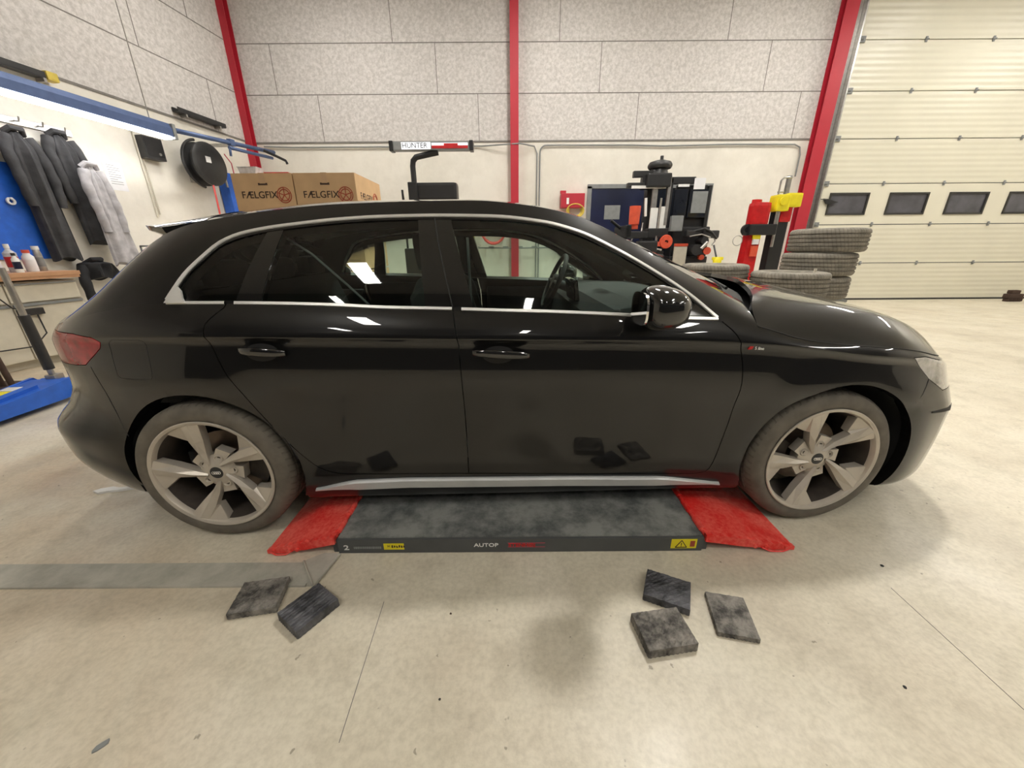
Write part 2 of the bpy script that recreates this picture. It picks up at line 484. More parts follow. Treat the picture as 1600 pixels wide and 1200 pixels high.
def sheet_obj(name, p, mat, parent, thick=.02, off=0.):
    V, F, N, E = p
    V = [v + n * off for v, n in zip(V, N)]
    me_v = list(V); faces = list(F); ln = []
    for f in F: ln += [N[i] for i in f]
    if thick:
        for a, b in E:
            if abs(V[a].y) < 2e-3 and abs(V[b].y) < 2e-3: continue
            o = len(me_v)
            me_v += [V[a], V[b], V[b] - N[b] * thick, V[a] - N[a] * thick]
            f = (o + 1, o, o + 3, o + 2)
            fn = (me_v[o] - me_v[o + 1]).cross(me_v[o + 3] - me_v[o])
            fn = fn.normalized() if fn.length > 1e-12 else N[a]
            faces.append(f); ln += [fn] * 4
    me = bpy.data.meshes.new(name); me.from_pydata([tuple(v) for v in me_v], [], faces)
    me.materials.append(M[mat])
    for pl in me.polygons: pl.use_smooth = True
    me.normals_split_custom_set([tuple(n) for n in ln])
    me.update()
    return link(bpy.data.objects.new(name, me), parent)

# ---- outlines on the flank (x, z), measured in the car's own frame
RD = dens([(.207,1.09),(.205,1.03),(.160,.985),(.136,.950),(.137,.92),(.152,.865),(.178,.784),(.222,.70),(.268,.60),(.325,.49),(.395,.385),(.44,.335),(.50,.305),(.56,.297)], 40) + \
     [(.8,.293), (1.0765,.288), (1.078,.45), (1.076,.65), (1.069,.864), (1.060,.93), (1.046,1.01), (1.043,1.09)]
FD = [(1.043,1.09), (1.046,1.01), (1.060,.93), (1.069,.864), (1.076,.65), (1.078,.45), (1.0765,.288), (1.6,.271), (2.08,.257)] + \
     dens([(2.08,.257),(2.14,.268),(2.160,.32),(2.175,.44),(2.186,.55),(2.188,.65),(2.180,.763),(2.155,.86),(2.12,.915),(2.085,.945),(2.06,.975),(2.055,1.09)], 34)[1:]
TL = [(-.84,.915), (-.60,.925), (-.40,.925), (-.31,.914), (-.288,.895), (-.30,.87), (-.34,.84), (-.40,.80), (-.46,.795), (-.60,.79), (-.84,.80)]
HL = [(2.90,.79), (2.97,.788), (3.10,.757), (3.30,.735), (3.60,.70), (3.60,.62), (3.30,.625), (3.13,.63), (3.02,.69)]
FLP = [(-.235,.905), (-.255,.89), (-.255,.77), (-.24,.755), (-.12,.755), (-.105,.77), (-.105,.89), (-.12,.905)]
print('building body')
S = Sheet(LOW, flip=True)
arcs = [[(cx_ + RA * math.cos(a), cz_ + RA * math.sin(a)) for a in np.linspace(-1.2, PI + 1.2, 72)] for cx_, cz_ in WC]
near = lambda f: f.calc_center_median().y < -.45
for a in arcs: S.cut(a, False, limit=near)
G = .0018
RDi, RDo, FDi, FDo = offset(RD, -G), offset(RD, G), offset(FD, -G), offset(FD, G)
for P_ in (RDi, RDo, FDi, FDo): S.cut(P_, limit=near)
TLi, TLo = offset(TL, -.0015), offset(TL, .0015)
HLi, HLo = offset(HL, -.0015), offset(HL, .0015)
for P_ in (TLi, TLo, HLi, HLo): S.cut(P_, limit=lambda f: f.calc_center_median().y < -.3)
FLi, FLo = offset(FLP, -.001), offset(FLP, .001)
RB = [(-.334,.845), (-.30,.78), (-.255,.70), (-.2,.66), (-.2,.60)]      # rear bumper joint (upper edge line)
FB = [(2.95,.60), (3.0,.66), (3.06,.70)]
def cls(c):
    x, y, z = c
    if y < -.3:
        for cx_, cz_ in WC:
            if math.hypot(x - cx_, z - cz_) < RA: return None
            if abs(x - cx_) < RA * .93 and z < cz_ - .1: return None
        if .1 < x < 1.1 and inpoly(x, z, RDo): return 'rear_door' if inpoly(x, z, RDi) else None
        if 1.0 < x < 2.25 and inpoly(x, z, FDo): return 'front_door' if inpoly(x, z, FDi) else None
        if x < -.2 and inpoly(x, z, TLo): return 'tail_lamp' if inpoly(x, z, TLi) else None
        if x > 2.85 and inpoly(x, z, HLo): return 'headlamp' if inpoly(x, z, HLi) else None
    if x > 3.3 and abs(y) < .42 and .30 < z < .64: return 'grille'
    return 'body'
PP = S.split(cls)
print({k: len(v[1]) for k, v in PP.items()})
body = merge(PP['body'], mirror(PP['body']))
SS = Sheet(SIDE, flip=True)
# daylight opening and panes on the cabin side
DLO = dens([(.012,1.048),(.05,1.125),(.105,1.185),(.155,1.235),(.215,1.262),(.32,1.286),(.43,1.300),(.60,1.317),(.77,1.326),(.96,1.329),(1.2,1.325),(1.40,1.305),(1.54,1.268),(1.68,1.204),(1.82,1.127),(1.95,1.042),(2.045,.968)], 70)
DLO += [(1.9,.971), (1.7,.984), (1.45,.997), (1.2,1.006), (1.0,1.014), (.8,1.02), (.6,1.031), (.4,1.038), (.2,1.042)]
SS.cut(DLO)
lines = {'q1': [(.235,.95), (.236,1.036), (.324,1.298), (.34,1.40)], 'q2': [(.318,.95), (.331,1.041), (.382,1.286), (.39,1.40)],
         'b1': [(.948,.95), (.944,1.017), (.907,1.324), (.90,1.45)], 'b2': [(1.14,.95), (1.124,1.015), (1.039,1.319), (1.02,1.45)],
         'm1': [(1.80,.90), (1.868,.98), (1.93,1.20)]}
for P_ in lines.values(): SS.cut(P_, False)
def xat(P_, z):
    return float(np.interp(z, [p[1] for p in P_], [p[0] for p in P_]))
def cls2(c):
    x, y, z = c
    if inpoly(x, z, DLO):
        if x < xat(lines['q1'], z): return 'quarter_glass'
        if x < xat(lines['q2'], z): return 'pillar_trim1'
        if x < xat(lines['b1'], z): return 'rear_door_glass'
        if x < xat(lines['b2'], z): return 'pillar_trim2'
        if x > 1.80 and z < .985 + (x - 1.86) * .2 and x > 1.86: return 'pillar_trim3'
        return 'front_door_glass'
    return 'body'
PS = SS.split(cls2)
body = merge(body, PS['body'], mirror(PS['body']))
RS = Sheet(ROOF, flip=True)
zt = {i: ROOF[i, 0, 2] for i in range(nt_)}
def cls3(c):
    x, y, z = c
    # windscreen: forward of the header; rear screen: between spoiler and tailgate lip
    e = abs(y)
    if x > 1.0:
        hdr = 1.49 + .07 * (1 - (e / .6) ** 2)
        edge = .030
        ylim = np.interp(x, CAN[:, 0], -CAN[:, 1]) - edge
        if x > hdr and e < ylim: return 'windshield' if x < float(np.interp(e, -ROOF[-1][::-1, 1], ROOF[-1][::-1, 0])) - .10 else 'scuttle'
    if x < -.15 and z < 1.30 and z > 1.04 and e < .62 - (1.30 - z) * -.25: return 'rear_window'
    return 'body'
PR = RS.split(cls3)
body = merge(body, PR['body'], mirror(PR['body']))
# tailgate lip strip between the shoulder line at the rear and the lower end of the cabin surface
la = ROOF[0]; lb = BLT[:i5 + 1][::-1]
lbq = pchip(np.linspace(0, 1, len(lb)), lb, np.linspace(0, 1, 17))
strip = np.stack([la * (1 - t) + lbq * t for t in np.linspace(0, 1, 5)])
TS = Sheet(strip, flip=False)
pt = TS.split(lambda c: 'body')['body']
if sum(n.z for n in pt[2]) < 0:
    pt = [pt[0], [f[::-1] for f in pt[1]], [-n for n in pt[2]], [(b, a) for a, b in pt[3]]]
body = merge(body, pt, mirror(pt))
bodyo = sheet_obj('body', body, 'paint', CAR, thick=.045)
for nm, lab in (('front_door', None), ('rear_door', None)):
    d1 = sheet_obj(nm, PP[nm], 'paint', CAR); d2 = sheet_obj(nm, mirror(PP[nm]), 'paint', CAR)
    if nm == 'front_door': FDO, FDO2 = d1, d2
    else: RDO, RDO2 = d1, d2
for nm, mt in (('tail_lamp', 'lampred'), ('headlamp', 'lampclear')):
    tag(sheet_obj(nm, PP[nm], mt, CAR), 'red lens' if nm == 'tail_lamp' else 'clear lens'); sheet_obj(nm, mirror(PP[nm]), mt, CAR)
sheet_obj('grille', merge(PP['grille'], mirror(PP['grille'])), 'dark2', CAR)
for nm, par in (('quarter_glass', (CAR, CAR)), ('rear_door_glass', (RDO, RDO2)), ('front_door_glass', (FDO, FDO2))):
    sheet_obj(nm, PS[nm], 'glass', par[0], thick=.004, off=-.004); sheet_obj(nm, mirror(PS[nm]), 'glass', par[1], thick=.004, off=-.004)
for k_ in '123':
    sheet_obj('pillar_trim', PS['pillar_trim' + k_], 'gloss', CAR, thick=.03, off=-.0015); sheet_obj('pillar_trim', mirror(PS['pillar_trim' + k_]), 'gloss', CAR, thick=.03, off=-.0015)
sheet_obj('windshield', merge(PR['windshield'], mirror(PR['windshield'])), 'wglass', CAR, thick=.004)
sheet_obj('scuttle', merge(PR['scuttle'], mirror(PR['scuttle'])), 'dark', CAR)
sheet_obj('rear_window', merge(PR['rear_window'], mirror(PR['rear_window'])), 'glass', CAR, thick=.004)
HS = Sheet(HOOD, flip=False)
hp = HS.split(lambda c: 'hood', True)['hood']
if sum(n.z for n in hp[2]) < 0:
    hp = [hp[0], [f[::-1] for f in hp[1]], [-n for n in hp[2]], [(b, a) for a, b in hp[3]]]
hood = sheet_obj('hood', merge(hp, mirror(hp)), 'paint', CAR, off=-.0)

# surface lookup on the near flank: outward y for a given (x, z)
allbvh = BVHTree.FromPolygons([tuple(v) for v in np.concatenate([S.V, SS.V])], S.F + [tuple(i + len(S.V) for i in f) for f in SS.F])
def surf(x, z):
    h = allbvh.ray_cast(Vector((x, -2, z)), Vector((0, 1, 0)))
    return (h[0], h[1] if h[1].y < 0 else -h[1]) if h[0] else (Vector((x, -.9, z)), Vector((0, -1, 0)))
def ribbon(name, path, w, h, mat, parent, mirror_too=None, lift=0., closed=False, wf=None):
    """flat moulding that follows the flank along path [(x, z)], w wide, standing h proud"""
    for sgn, par in ((1, parent), (-1, mirror_too)):
        if par is None: continue
        G_ = []; n = len(path)
        for i, (x, z) in enumerate(path):
            p, nn = surf(x, z)
            a = path[max(i - 1, 0)] if not closed else path[i - 1]; b = path[min(i + 1, n - 1)] if not closed else path[(i + 1) % n]
            t = Vector((b[0] - a[0], 0, b[1] - a[1])).normalized(); t = (t - nn * t.dot(nn)).normalized()
            s_ = nn.cross(t)
            ww = w * (wf(i / (n - 1)) if wf else 1)
            pr = [(-.5, -.3), (-.5, .55), (-.36, 1), (.36, 1), (.5, .55), (.5, -.3), (-.5, -.3)]
            G_.append([tuple((lambda q: (q.x, sgn * q.y, q.z))(p + s_ * ww * u_ + nn * (h * v_ + lift))) for u_, v_ in pr])
        mb = MB(); mb.grid(G_, closed_u=closed)
        o = mb.build(name, mat, par)
# chrome surround of the side windows
top = dens([(-.012,1.046),(.012,1.085),(.045,1.138),(.095,1.195),(.150,1.248),(.215,1.278),(.32,1.300),(.43,1.314),(.60,1.331),(.77,1.340),(.96,1.343),(1.2,1.339),(1.40,1.318),(1.545,1.281),(1.69,1.215),(1.83,1.137),(1.96,1.052),(2.066,.960)], 90)
bot = dens([(2.066,.956),(1.9,.963),(1.7,.976),(1.45,.989),(1.2,.998),(1.0,1.006),(.8,1.012),(.6,1.023),(.4,1.030),(.2,1.034),(-.012,1.036)], 60)
for seg in ([p for p in top if p[0] < .99], [p for p in top if p[0] > .965][0:]):
    ribbon('window_trim', seg, .016, .005, 'chrome', CAR, CAR)
for seg in ([p for p in bot if p[0] > 1.05], [p for p in bot if .20 < p[0] < 1.075], [p for p in bot if p[0] < .225]):
    ribbon('window_trim', seg, .013, .006, 'chrome', CAR, CAR)
# corner gusset of the trim at the quarter window
for sg in (-1, 1):
    mb = MB()
    q = [(-.015,1.036), (.06,1.036), (.052,1.05), (.045,1.075), (.03,1.09), (.018,1.09)]
    P3 = []
    for x, z in q: p, nn = surf(x, z); p = p + nn * .0045; P3.append((p.x, -sg * p.y, p.z))
    P4 = [(x, y + sg * .008, z) for x, y, z in P3]
    n = len(q); mb.add(P3 + P4, [tuple(range(n)), tuple(range(2 * n - 1, n - 1, -1))] + [(i, (i + 1) % n, (i + 1) % n + n, i + n) for i in range(n)])
    mb.build('window_trim', 'chrome', CAR)
# silver sill strip and black sill edge
sp = [(x, z) for x, z in zip(np.linspace(.40, 2.215, 50), np.interp(np.linspace(.40, 2.215, 50), [.4,.55,.8,1.5,2.0,2.215], [.224,.238,.246,.236,.220,.202]))]
ribbon('sill_strip', sp, .052, .016, 'sillsilver', CAR, CAR, wf=lambda t: max(.12, min(1, t / .10, (1 - t) / .16)))
# fuel flap seam, door seams on the pillar
for sgn in (1,):
    ribbon('pillar_seam', [(1.046,1.012), (1.02,1.12), (.99,1.24), (.972,1.335)], .004, .0025, 'dark', CAR, CAR)
    ribbon('fuel_flap_seam', dens(FLP + [FLP[0]], 50), .0028, .0006, 'dark', CAR)

# ---- door handles
def handle(x0, z0, x1, z1, par, sgn):
    mb = MB(); n = 22
    p0, n0 = surf(x0, z0); p1, n1 = surf(x1, z1)
    G_ = []
    for i in range(n):
        t = i / (n - 1); x = x0 + (x1 - x0) * t; z = z0 + (z1 - z0) * t
        p, nn = surf(x, z)
        out = .012 + .022 * math.sin(PI * min(1, max(0, t))) ** .5
        hh = .012 + .005 * math.sin(PI * t)
        c = p + nn * out
        ring = []
        for k in range(12):
            a = 2 * PI * k / 12
            q = c + Vector((0, 0, 1)) * (hh * math.copysign(abs(math.sin(a)) ** .6, math.sin(a))) + nn * (.009 * math.cos(a))
            ring.append((q.x, sgn * q.y, q.z))
        ring.append(ring[0]); G_.append(ring)
    mb.grid(G_)
    for g_ in (G_[0], G_[-1]): mb.add(g_[:12], [tuple(range(12))])
    for (px_, pz_) in ((x0 + .012, z0), (x1 - .02, z1)):
        p, nn = surf(px_, pz_); a = p - nn * .005; b = p + nn * .022
        mb.cyl((a.x, sgn * a.y, a.z), (b.x, sgn * b.y, b.z), .013, .011, n=14)
    o = mb.build('door_handle', 'gloss', par)
    return o
def cup(x, z, par, sgn):
    mb = MB(); c, nn = surf(x, z)
    u = Vector((1, 0, -.05)); w = Vector((0, 0, 1)); ring = []
    vs = [c + nn * .0015]
    for k in range(28):
        a = 2 * PI * k / 28; p, n2 = surf(x + .062 * math.cos(a), z + .034 * math.sin(a)); vs.append(p + n2 * .0012)
    vs = [(p.x, sgn * p.y, p.z) for p in vs]
    mb.add(vs, [(0, k + 1, (k + 1) % 28 + 1) for k in range(28)])
    return mb.build('handle_recess', 'dark', par)
for sgn, fd, rd in ((1, FDO, RDO), (-1, FDO2, RDO2)):
    for (x0, z0, x1, z1, par) in ((1.120,.848,1.335,.833,fd), (.255,.868,.425,.855,rd)):
        h = handle(x0, z0, x1, z1, par, sgn); cup((x0 + x1) / 2 - .01, (z0 + z1) / 2 - .004, par, sgn)

# ---- mirrors
def mirror_unit(par, sgn):
    def P(x, y, z): return (x, sgn * y, z)
    mb = MB(); G_ = []
    for i in range(21):
        a = -PI / 2 + PI * i / 20; row = []
        for j in range(33):
            b = 2 * PI * j / 32
            se = lambda v, e: math.copysign(abs(v) ** e, v)
            x = se(math.cos(a), .7) * se(math.cos(b), .75); y = se(math.cos(a), .7) * se(math.sin(b), .75); z = se(math.sin(a), .75)
            sx = .088 if x > 0 else .072
            top = 1 - .16 * max(0, x)
            row.append(P(1.785 + x * sx - .01 * y, -.985 + y * .098 + x * .012, 1.020 + z * .076 * top * (1 - .10 * max(0, -y))))
        G_.append(row)
    mb.grid(G_)
    hm = mb.build('door_mirror', 'gloss', par)
    mb = MB(); G_ = []
    for i in range(7):
        t = i / 6; row = []
        c = Vector((1.90 - .07 * t, -.86 - .085 * t, .962 + .012 * math.sin(t * PI / 2)))
        for j in range(13):
            b = 2 * PI * j / 12; row.append(P(c.x + (.055 - .02 * t) * math.cos(b), c.y, c.z + (.018) * math.sin(b)))
        G_.append(row)
    mb.grid(G_); mb.build('mirror_arm', 'dark2', hm)
    mb = MB(); vs = [P(1.7145, -.985 + .075 * math.copysign(abs(math.cos(a)) ** .6, math.cos(a)), 1.02 + .055 * math.copysign(abs(math.sin(a)) ** .6, math.sin(a))) for a in np.linspace(0, 2 * PI, 33)[:-1]]
    mb.prism([(v[1], v[2]) for v in vs], 1.7085, 1.716, axis='x')
    mb.build('mirror_lens', 'mirrorglass', hm)
mirror_unit(CAR, 1); mirror_unit(CAR, -1)

# ---- spoiler
def roofz(x, y):
    h = RS.bvh.ray_cast(Vector((x, -abs(y), 2)), Vector((0, 0, -1)))
    return h[0].z if h[0] else 1.30
mb = MB(); G_ = []
for y in np.linspace(-.585, .585, 41):
    e = abs(y) / .585
    xt = -.45 + .20 * e**2.2 + .10 * e**8; zt_ = 1.331 - .008 * e**2 - .014 * e**7
    pts = []
    for k in range(7):
        t = k / 6; x = .03 + (xt - .03) * t
        zr_ = roofz(.03, y) + .002; s0 = (roofz(.03, y) - roofz(.12, y)) / .09
        L_ = .03 - xt
        # hermite from the roof tangent to the trailing edge
        h00, h10, h01, h11 = 2*t**3-3*t**2+1, t**3-2*t**2+t, -2*t**3+3*t**2, t**3-t**2
        pts.append((x, y, h00 * zr_ + h10 * s0 * L_ + h01 * zt_ + h11 * (-.08) * L_))
    row = pts + [(xt + .010, y, zt_ - .020), (xt + .07, y, zt_ - .045), (min(xt + .15, -.09), y, zt_ - .062), (-.04, y, zt_ - .085)]
    G_.append(row)
mb.grid(G_)
mb.add(G_[0], [tuple(range(len(row)))]); mb.add(G_[-1], [tuple(range(len(row)))[::-1]])
mb.build('spoiler', 'paint', CAR)

# ---- wheel arch liners, cowl, underbody
for cx_, cz_ in WC:
    for sg in (-1, 1):
        mb = MB()
        G_ = [[(cx_ + (RA + .012) * math.cos(a), sg * y, cz_ + (RA + .012) * math.sin(a)) for y in (.835, .60)] for a in np.linspace(-.30, PI + .30, 40)]
        mb.grid(G_)
        mb.add([(g[1][0], g[1][1], g[1][2]) for g in G_], [tuple(range(len(G_)))])
        mb.build('wheel_arch_liner', 'under', CAR)
mb = MB()
mb.box((1.32, 0, .20), (1.75, 1.55, .12), bev=.03); mb.box((-.55, 0, .26), (.34, 1.20, .16), bev=.05); mb.box((3.13, 0, .22), (.30, 1.30, .12), bev=.05)
mb.box((0, 0, .30), (.9, 1.16, .10)); mb.box((2.65, 0, .30), (.9, 1.16, .10))
mb.cyl((0, -.65, .325), (0, .65, .325), .035); mb.cyl((2.636, -.65, .325), (2.636, .65, .325), .03)
mb.build('underbody', 'under', CAR)
mb = MB()
ct = ROOF[-1]; cc = []
for sg in (-1, 1):
    g1 = [[(p[0] + .03, sg * -p[1] * -1 if False else sg * abs(p[1]), p[2] - .035), (p[0] + .16, sg * abs(p[1]), p[2] - .05)] for p in ct]
    g0 = [[(p[0] - .01, sg * abs(p[1]), p[2] - .004), (p[0] + .03, sg * abs(p[1]), p[2] - .035)] for p in ct]
    mb.grid(g1); mb.grid(g0)
mb.build('cowl_panel', 'dark2', CAR)
# wipers
mb = MB()
mb.tube([(2.40, -.10, 1.045), (2.30, -.35, 1.062), (2.235, -.60, 1.045)], .007, n=8)
mb.tube([(2.46, .50, 1.02), (2.42, .15, 1.05), (2.36, -.05, 1.06)], .007, n=8)
mb.build('wiper', 'dark', CAR)

# ---- cabin
mb = MB()
mb.box((1.05, 0, .33), (2.5, 1.5, .06)); mb.box((2.2, 0, .62), (.05, 1.5, .58)); mb.box((-.30, 0, .55), (.06, 1.3, .5)); mb.box((-.12, 0, .80), (.5, 1.3, .04))
for sg in (-1, 1):
    mb.box((1.62, sg * .80, .64), (1.0, .05, .58), bev=.02); mb.box((.62, sg * .80, .66), (.85, .05, .62), bev=.02)
    mb.box((-.10, sg * .70, .76), (.56, .06, .34), bev=.02)
mb.build('cabin_lining', 'cabin', CAR)
mb = MB(); mb.prism([(1.62,.70),(1.66,.90),(1.72,.965),(1.85,.985),(2.24,.97),(2.3,.60),(1.75,.55)], -.72, .72); mb.box((1.35, 0, .58), (.75, .24, .22), bev=.04)
dash = mb.build('dashboard', 'cabin', CAR)
mb = MB()
mb.add([], [])
mb.box((1.66, .02, .985), (.03, .28, .12), bev=.01, ry=-.15); mb.build('display', 'gloss', dash)
mb = MB(); pts = []
cw = Vector((1.60, .37, 1.0)); ax = Vector((-.92, 0, .40)).normalized(); uu = Vector((0, 1, 0)); vv = ax.cross(uu)
mb.tube([cw + (uu * math.cos(t) + vv * math.sin(t)) * .18 for t in np.linspace(0, 2 * PI, 41)[:-1]], .016, n=10, closed=True)
mb.cyl(cw - ax * .02, cw + ax * .015, .055, .05); mb.cyl(cw - ax * .01, cw - ax * .22, .03)
for d_ in (uu, -uu, -vv if vv.z > 0 else vv): mb.tube([cw, cw + d_ * .17], .014, n=8)
mb.build('steering_wheel', 'cabin', CAR)
def seat(x, y, w=.50):
    mb = MB()
    mb.box((x + .28, y, .50), (.52, w, .16), bev=.06, ry=-.08)
    pr = [(x + .02,.52),(x + .10,.60),(x - .02,1.0),(x - .06,1.10),(x - .13,1.10),(x - .17,1.02),(x - .09,.60),(x - .07,.52)]
    for sgn in (0,):
        mb.prism(pr, y - w * .43, y + w * .43)
    mb.prism([(a + .05 * (1 if i < 3 else 0), b - .04 * (1 if 2 < i < 5 else 0)) for i, (a, b) in enumerate(pr)], y - w * .5, y - w * .36)
    mb.prism([(a + .05 * (1 if i < 3 else 0), b - .04 * (1 if 2 < i < 5 else 0)) for i, (a, b) in enumerate(pr)], y + w * .36, y + w * .5)
    so = mb.build('seat', 'seat', CAR)
    bv = so.modifiers.new('b', 'BEVEL'); bv.width = .02; bv.segments = 3; bv.limit_method = 'ANGLE'
    mb = MB(); mb.box((x - .11, y, 1.205), (.10, .26, .17), bev=.045, ry=-.12); mb.cyl((x - .10, y - .06, 1.05), (x - .11, y - .06, 1.18), .007, n=8); mb.cyl((x - .10, y + .06, 1.05), (x - .11, y + .06, 1.18), .007, n=8)
    mb.build('headrest', 'seat', so)
seat(1.0, -.37); seat(1.0, .37)
mb = MB(); mb.box((.33, 0, .50), (.52, 1.28, .18), bev=.07); mb.prism([(.10,.56),(.16,.62),(.02,1.0),(-.02,1.06),(-.10,1.04),(.0,.56)], -.64, .64)
rs = mb.build('rear_bench', 'seat', CAR)
for y in (-.42, 0, .42):
    mb = MB(); mb.box((-.05, y, 1.12), (.09, .24, .12), bev=.04); mb.build('headrest', 'seat', rs)
mb = MB()
mb.tube([(.30,-.60,1.30), (.45,-.61,1.20), (.58,-.61,1.07), (.66,-.60,.98)], .005, n=6); mb.build('cabin_strip', 'grey', CAR); mb = MB(); mb.tube([(1.10,-.66,1.26), (1.10,-.62,1.0), (1.12,-.60,.70)], .006, n=6)  # thin grey diagonal strip behind the rear door glass, then the front seat belt
mb.build('cabin_strip', 'grey', CAR)
mb = MB(); G_ = [[(p[0], s_ * p[1], p[2] - .035) for p in (ROOF[i][::2])] for i in range(0, nt_, 4) if CAN[i, 0] < 1.45 and CAN[i, 0] > -.1 for s_ in (1,)]
G2 = [[(x, -y, z) for x, y, z in r] for r in G_]
mb.grid(G_); mb.grid(G2); mb.build('headliner', 'headliner', CAR)
mb = MB(); mb.box((1.93, -.0, 1.30), (.03, .24, .065), bev=.02); mb.cyl((1.93, 0, 1.31), (1.86, 0, 1.36), .008, n=8); mb.build('rear_view_mirror', 'dark', CAR)

# ---- wheels
def tyre_profile(R, w, r0):
    h = w / 2; p = [(r0 - .012, h * .80), (r0, h * .94), (r0 + .018, h * 1.0), ((R + r0) / 2, h * 1.0), (R - .018, h * .93), (R - .006, h * .82), (R - .001, h * .70)]
    g = []
    for c in (.50, .17, -.17, -.50):
        a = h * c; g += [(R, a + .0075), (R - .008, a + .006), (R - .008, a - .006), (R, a - .0075)]
    return p + g + [(r, -a) for r, a in p[::-1]]
def wheel(x, yface, sgn, rot, steer=0., label=None):
    """spokes face -y for sgn=1"""
    root = bpy.data.objects.new('wheel', None); link(root, CAR); root.location = (x, yface * sgn, .3235)
    root.rotation_euler = (0, 0, steer if sgn > 0 else PI + steer); root.empty_display_size = .1
    # local: outer sidewall plane y=0, inward +y
    W_ = .232; R_ = .3235
    mb = MB(); mb.lathe([(r, -a + W_ / 2) for r, a in tyre_profile(R_, W_, .249)][::-1], n=120, axis='y', closed=True); tyre = mb.build('tyre', 'tyre', root)
    mb = MB()
    mb.lathe([(.2535, .004), (.2545, -.001), (.250, -.003), (.240, .0015), (.236, .010), (.233, .022)], n=96, axis='y')
    rim = mb.build('rim', 'rim', root)
    mb = MB(); mb.lathe([(.233, .022), (.222, .060), (.215, .11), (.215, .19), (.235, .215)], n=72, axis='y'); mb.build('rim_barrel', 'rimdark', rim)
    rp = lambda r, a, d: (r * math.cos(math.radians(a)), d, r * math.sin(math.radians(a)))
    mb = MB()
    for k in range(5):
        b = 72 * k + rot - 90
        A_ = lambda r, a, d: rp(r, a + b, d)
        # outer face points: cw edge e*, ridge g*, shelf s*
        e0 = A_(.040, 118, .030); e1 = A_(.094, 102, .030); e2 = A_(.158, 93, .022); e3 = A_(.238, 89.5, .008)
        g0 = A_(.040, 126, .024); g1 = A_(.10, 109, .016); g2 = A_(.16, 102, .008); g3 = A_(.240, 98.5, .0005)
        s0 = A_(.040, 136, .030); s1 = A_(.10, 119, .028); s2 = A_(.165, 112.5, .017)
        t2 = A_(.167, 115.5, .030); t3 = A_(.224, 124.5, .022); t4 = A_(.238, 125.5, .014); t5 = A_(.239, 106.5, .006)
        mb.add([A_(.050, 56, .040), A_(.108, 50, .042), A_(.110, 82, .042), A_(.055, 104, .040), A_(.050, 56, .08), A_(.108, 50, .08), A_(.110, 82, .08), A_(.055, 104, .08)], [(0, 1, 2, 3), (0, 4, 5, 1), (1, 5, 6, 2), (2, 6, 7, 3)])
        top = [e0, e1, e2, e3, g0, g1, g2, g3, s0, s1, s2, t2, t3, t4, t5]
        F = [(0, 1, 5, 4), (1, 2, 6, 5), (2, 3, 7, 6), (4, 5, 9, 8), (5, 6, 10, 9), (6, 7, 14, 10), (10, 14, 11), (11, 14, 13, 12)]
        mb.add(top, F)
        # side walls going inward
        loop = [0, 1, 2, 3, 7, 14, 13, 12, 11, 10, 9, 8]
        back = [(p[0], p[1] + .034, p[2]) for p in (top[i] for i in loop)]
        fr = [top[i] for i in loop]; n = len(loop)
        mb.add(fr + back, [(i, i + n, i + n + 1, i + 1) for i in range(n - 1)])
        mb.add(back, [tuple(range(n))])
    sp_ = mb.build('spokes', 'rim', rim, weld=False)
    mb = MB()
    mb.lathe([(0, .027), (.030, .027), (.036, .029), (.050, .033), (.062, .038), (.078, .046), (.078, .09), (0, .09)], n=48, axis='y')
    mb.build('hub', 'rim', rim)
    mb = MB(); mb.lathe([(0, .0245), (.022, .0245), (.027, .026), (.0295, .031), (.0295, .036)], n=36, axis='y'); cap = mb.build('center_cap', 'dark2', rim)
    mb = MB()
    for i in range(4):   # four interlocking rings on the cap
        cxr = -.0123 + i * .0082
        mb.tube([(cxr + .0058 * math.cos(t), .0240, .0058 * math.sin(t)) for t in np.linspace(0, 2 * PI, 25)[:-1]], .0010, n=6, closed=True)
    mb.build('rings_emblem', 'chrome', cap)
    for k in range(5):
        mb = MB(); a = math.radians(72 * k + rot - 15); c = (.064 * math.cos(a), .064 * math.sin(a))
        mb.lathe([(.0125, .045), (.0125, .0375), (.0145, .0345), (.0175, .0355), (.0185, .042), (.0195, .06)], n=24, axis='y', c=(c[0], 0, c[1])); bs = mb.build('bolt_seat', 'rim', rim)
        mb = MB(); mb.cyl((c[0], .0445, c[1]), (c[0], .050, c[1]), .0128, n=20); mb.cyl((c[0], .040, c[1]), (c[0], .05, c[1]), .0085, n=6, smooth=False)
        mb.build('wheel_bolt', 'rimdark', bs if False else rim)
    mb = MB(); mb.lathe([(0, .105), (.078, .105), (.080, .120), (.155, .120), (.155, .142), (.08, .142)], n=64, axis='y'); mb.build('brake_disc', 'disc', root)
    mb = MB(); ca = PI if x > 1 else 0
    P_ = [(.105 * math.cos(t), .105 * math.sin(t)) for t in np.linspace(ca - .5, ca + .5, 9)] + [(.185 * math.cos(t), .185 * math.sin(t)) for t in np.linspace(ca + .5, ca - .5, 9)]
    mb.prism(P_, .085, .165); mb.build('brake_caliper', 'rimdark', root)
    return root
wheel(0, -.895, 1, 90); w2 = wheel(2.636, -.893, 1, 98, steer=.036)
wheel(0, -.895, -1, 40); wheel(2.636, -.893, -1, 10, steer=.036)
# badge on the fender: red lozenge and small silver lettering
bp_, bn_ = surf(2.195, .851)
mb = MB(); mb.prism([(2.186,.843), (2.201,.843), (2.207,.856), (2.192,.856)], bp_.y - .0025, bp_.y + .002)
bdg = mb.build('fender_badge', 'red', CAR)
text('lettering', 'S line', .0175, 'white', bdg, (2.212, bp_.y - .002, .8475), (PI / 2, .06, 0), ext=.001, sx=1.0)
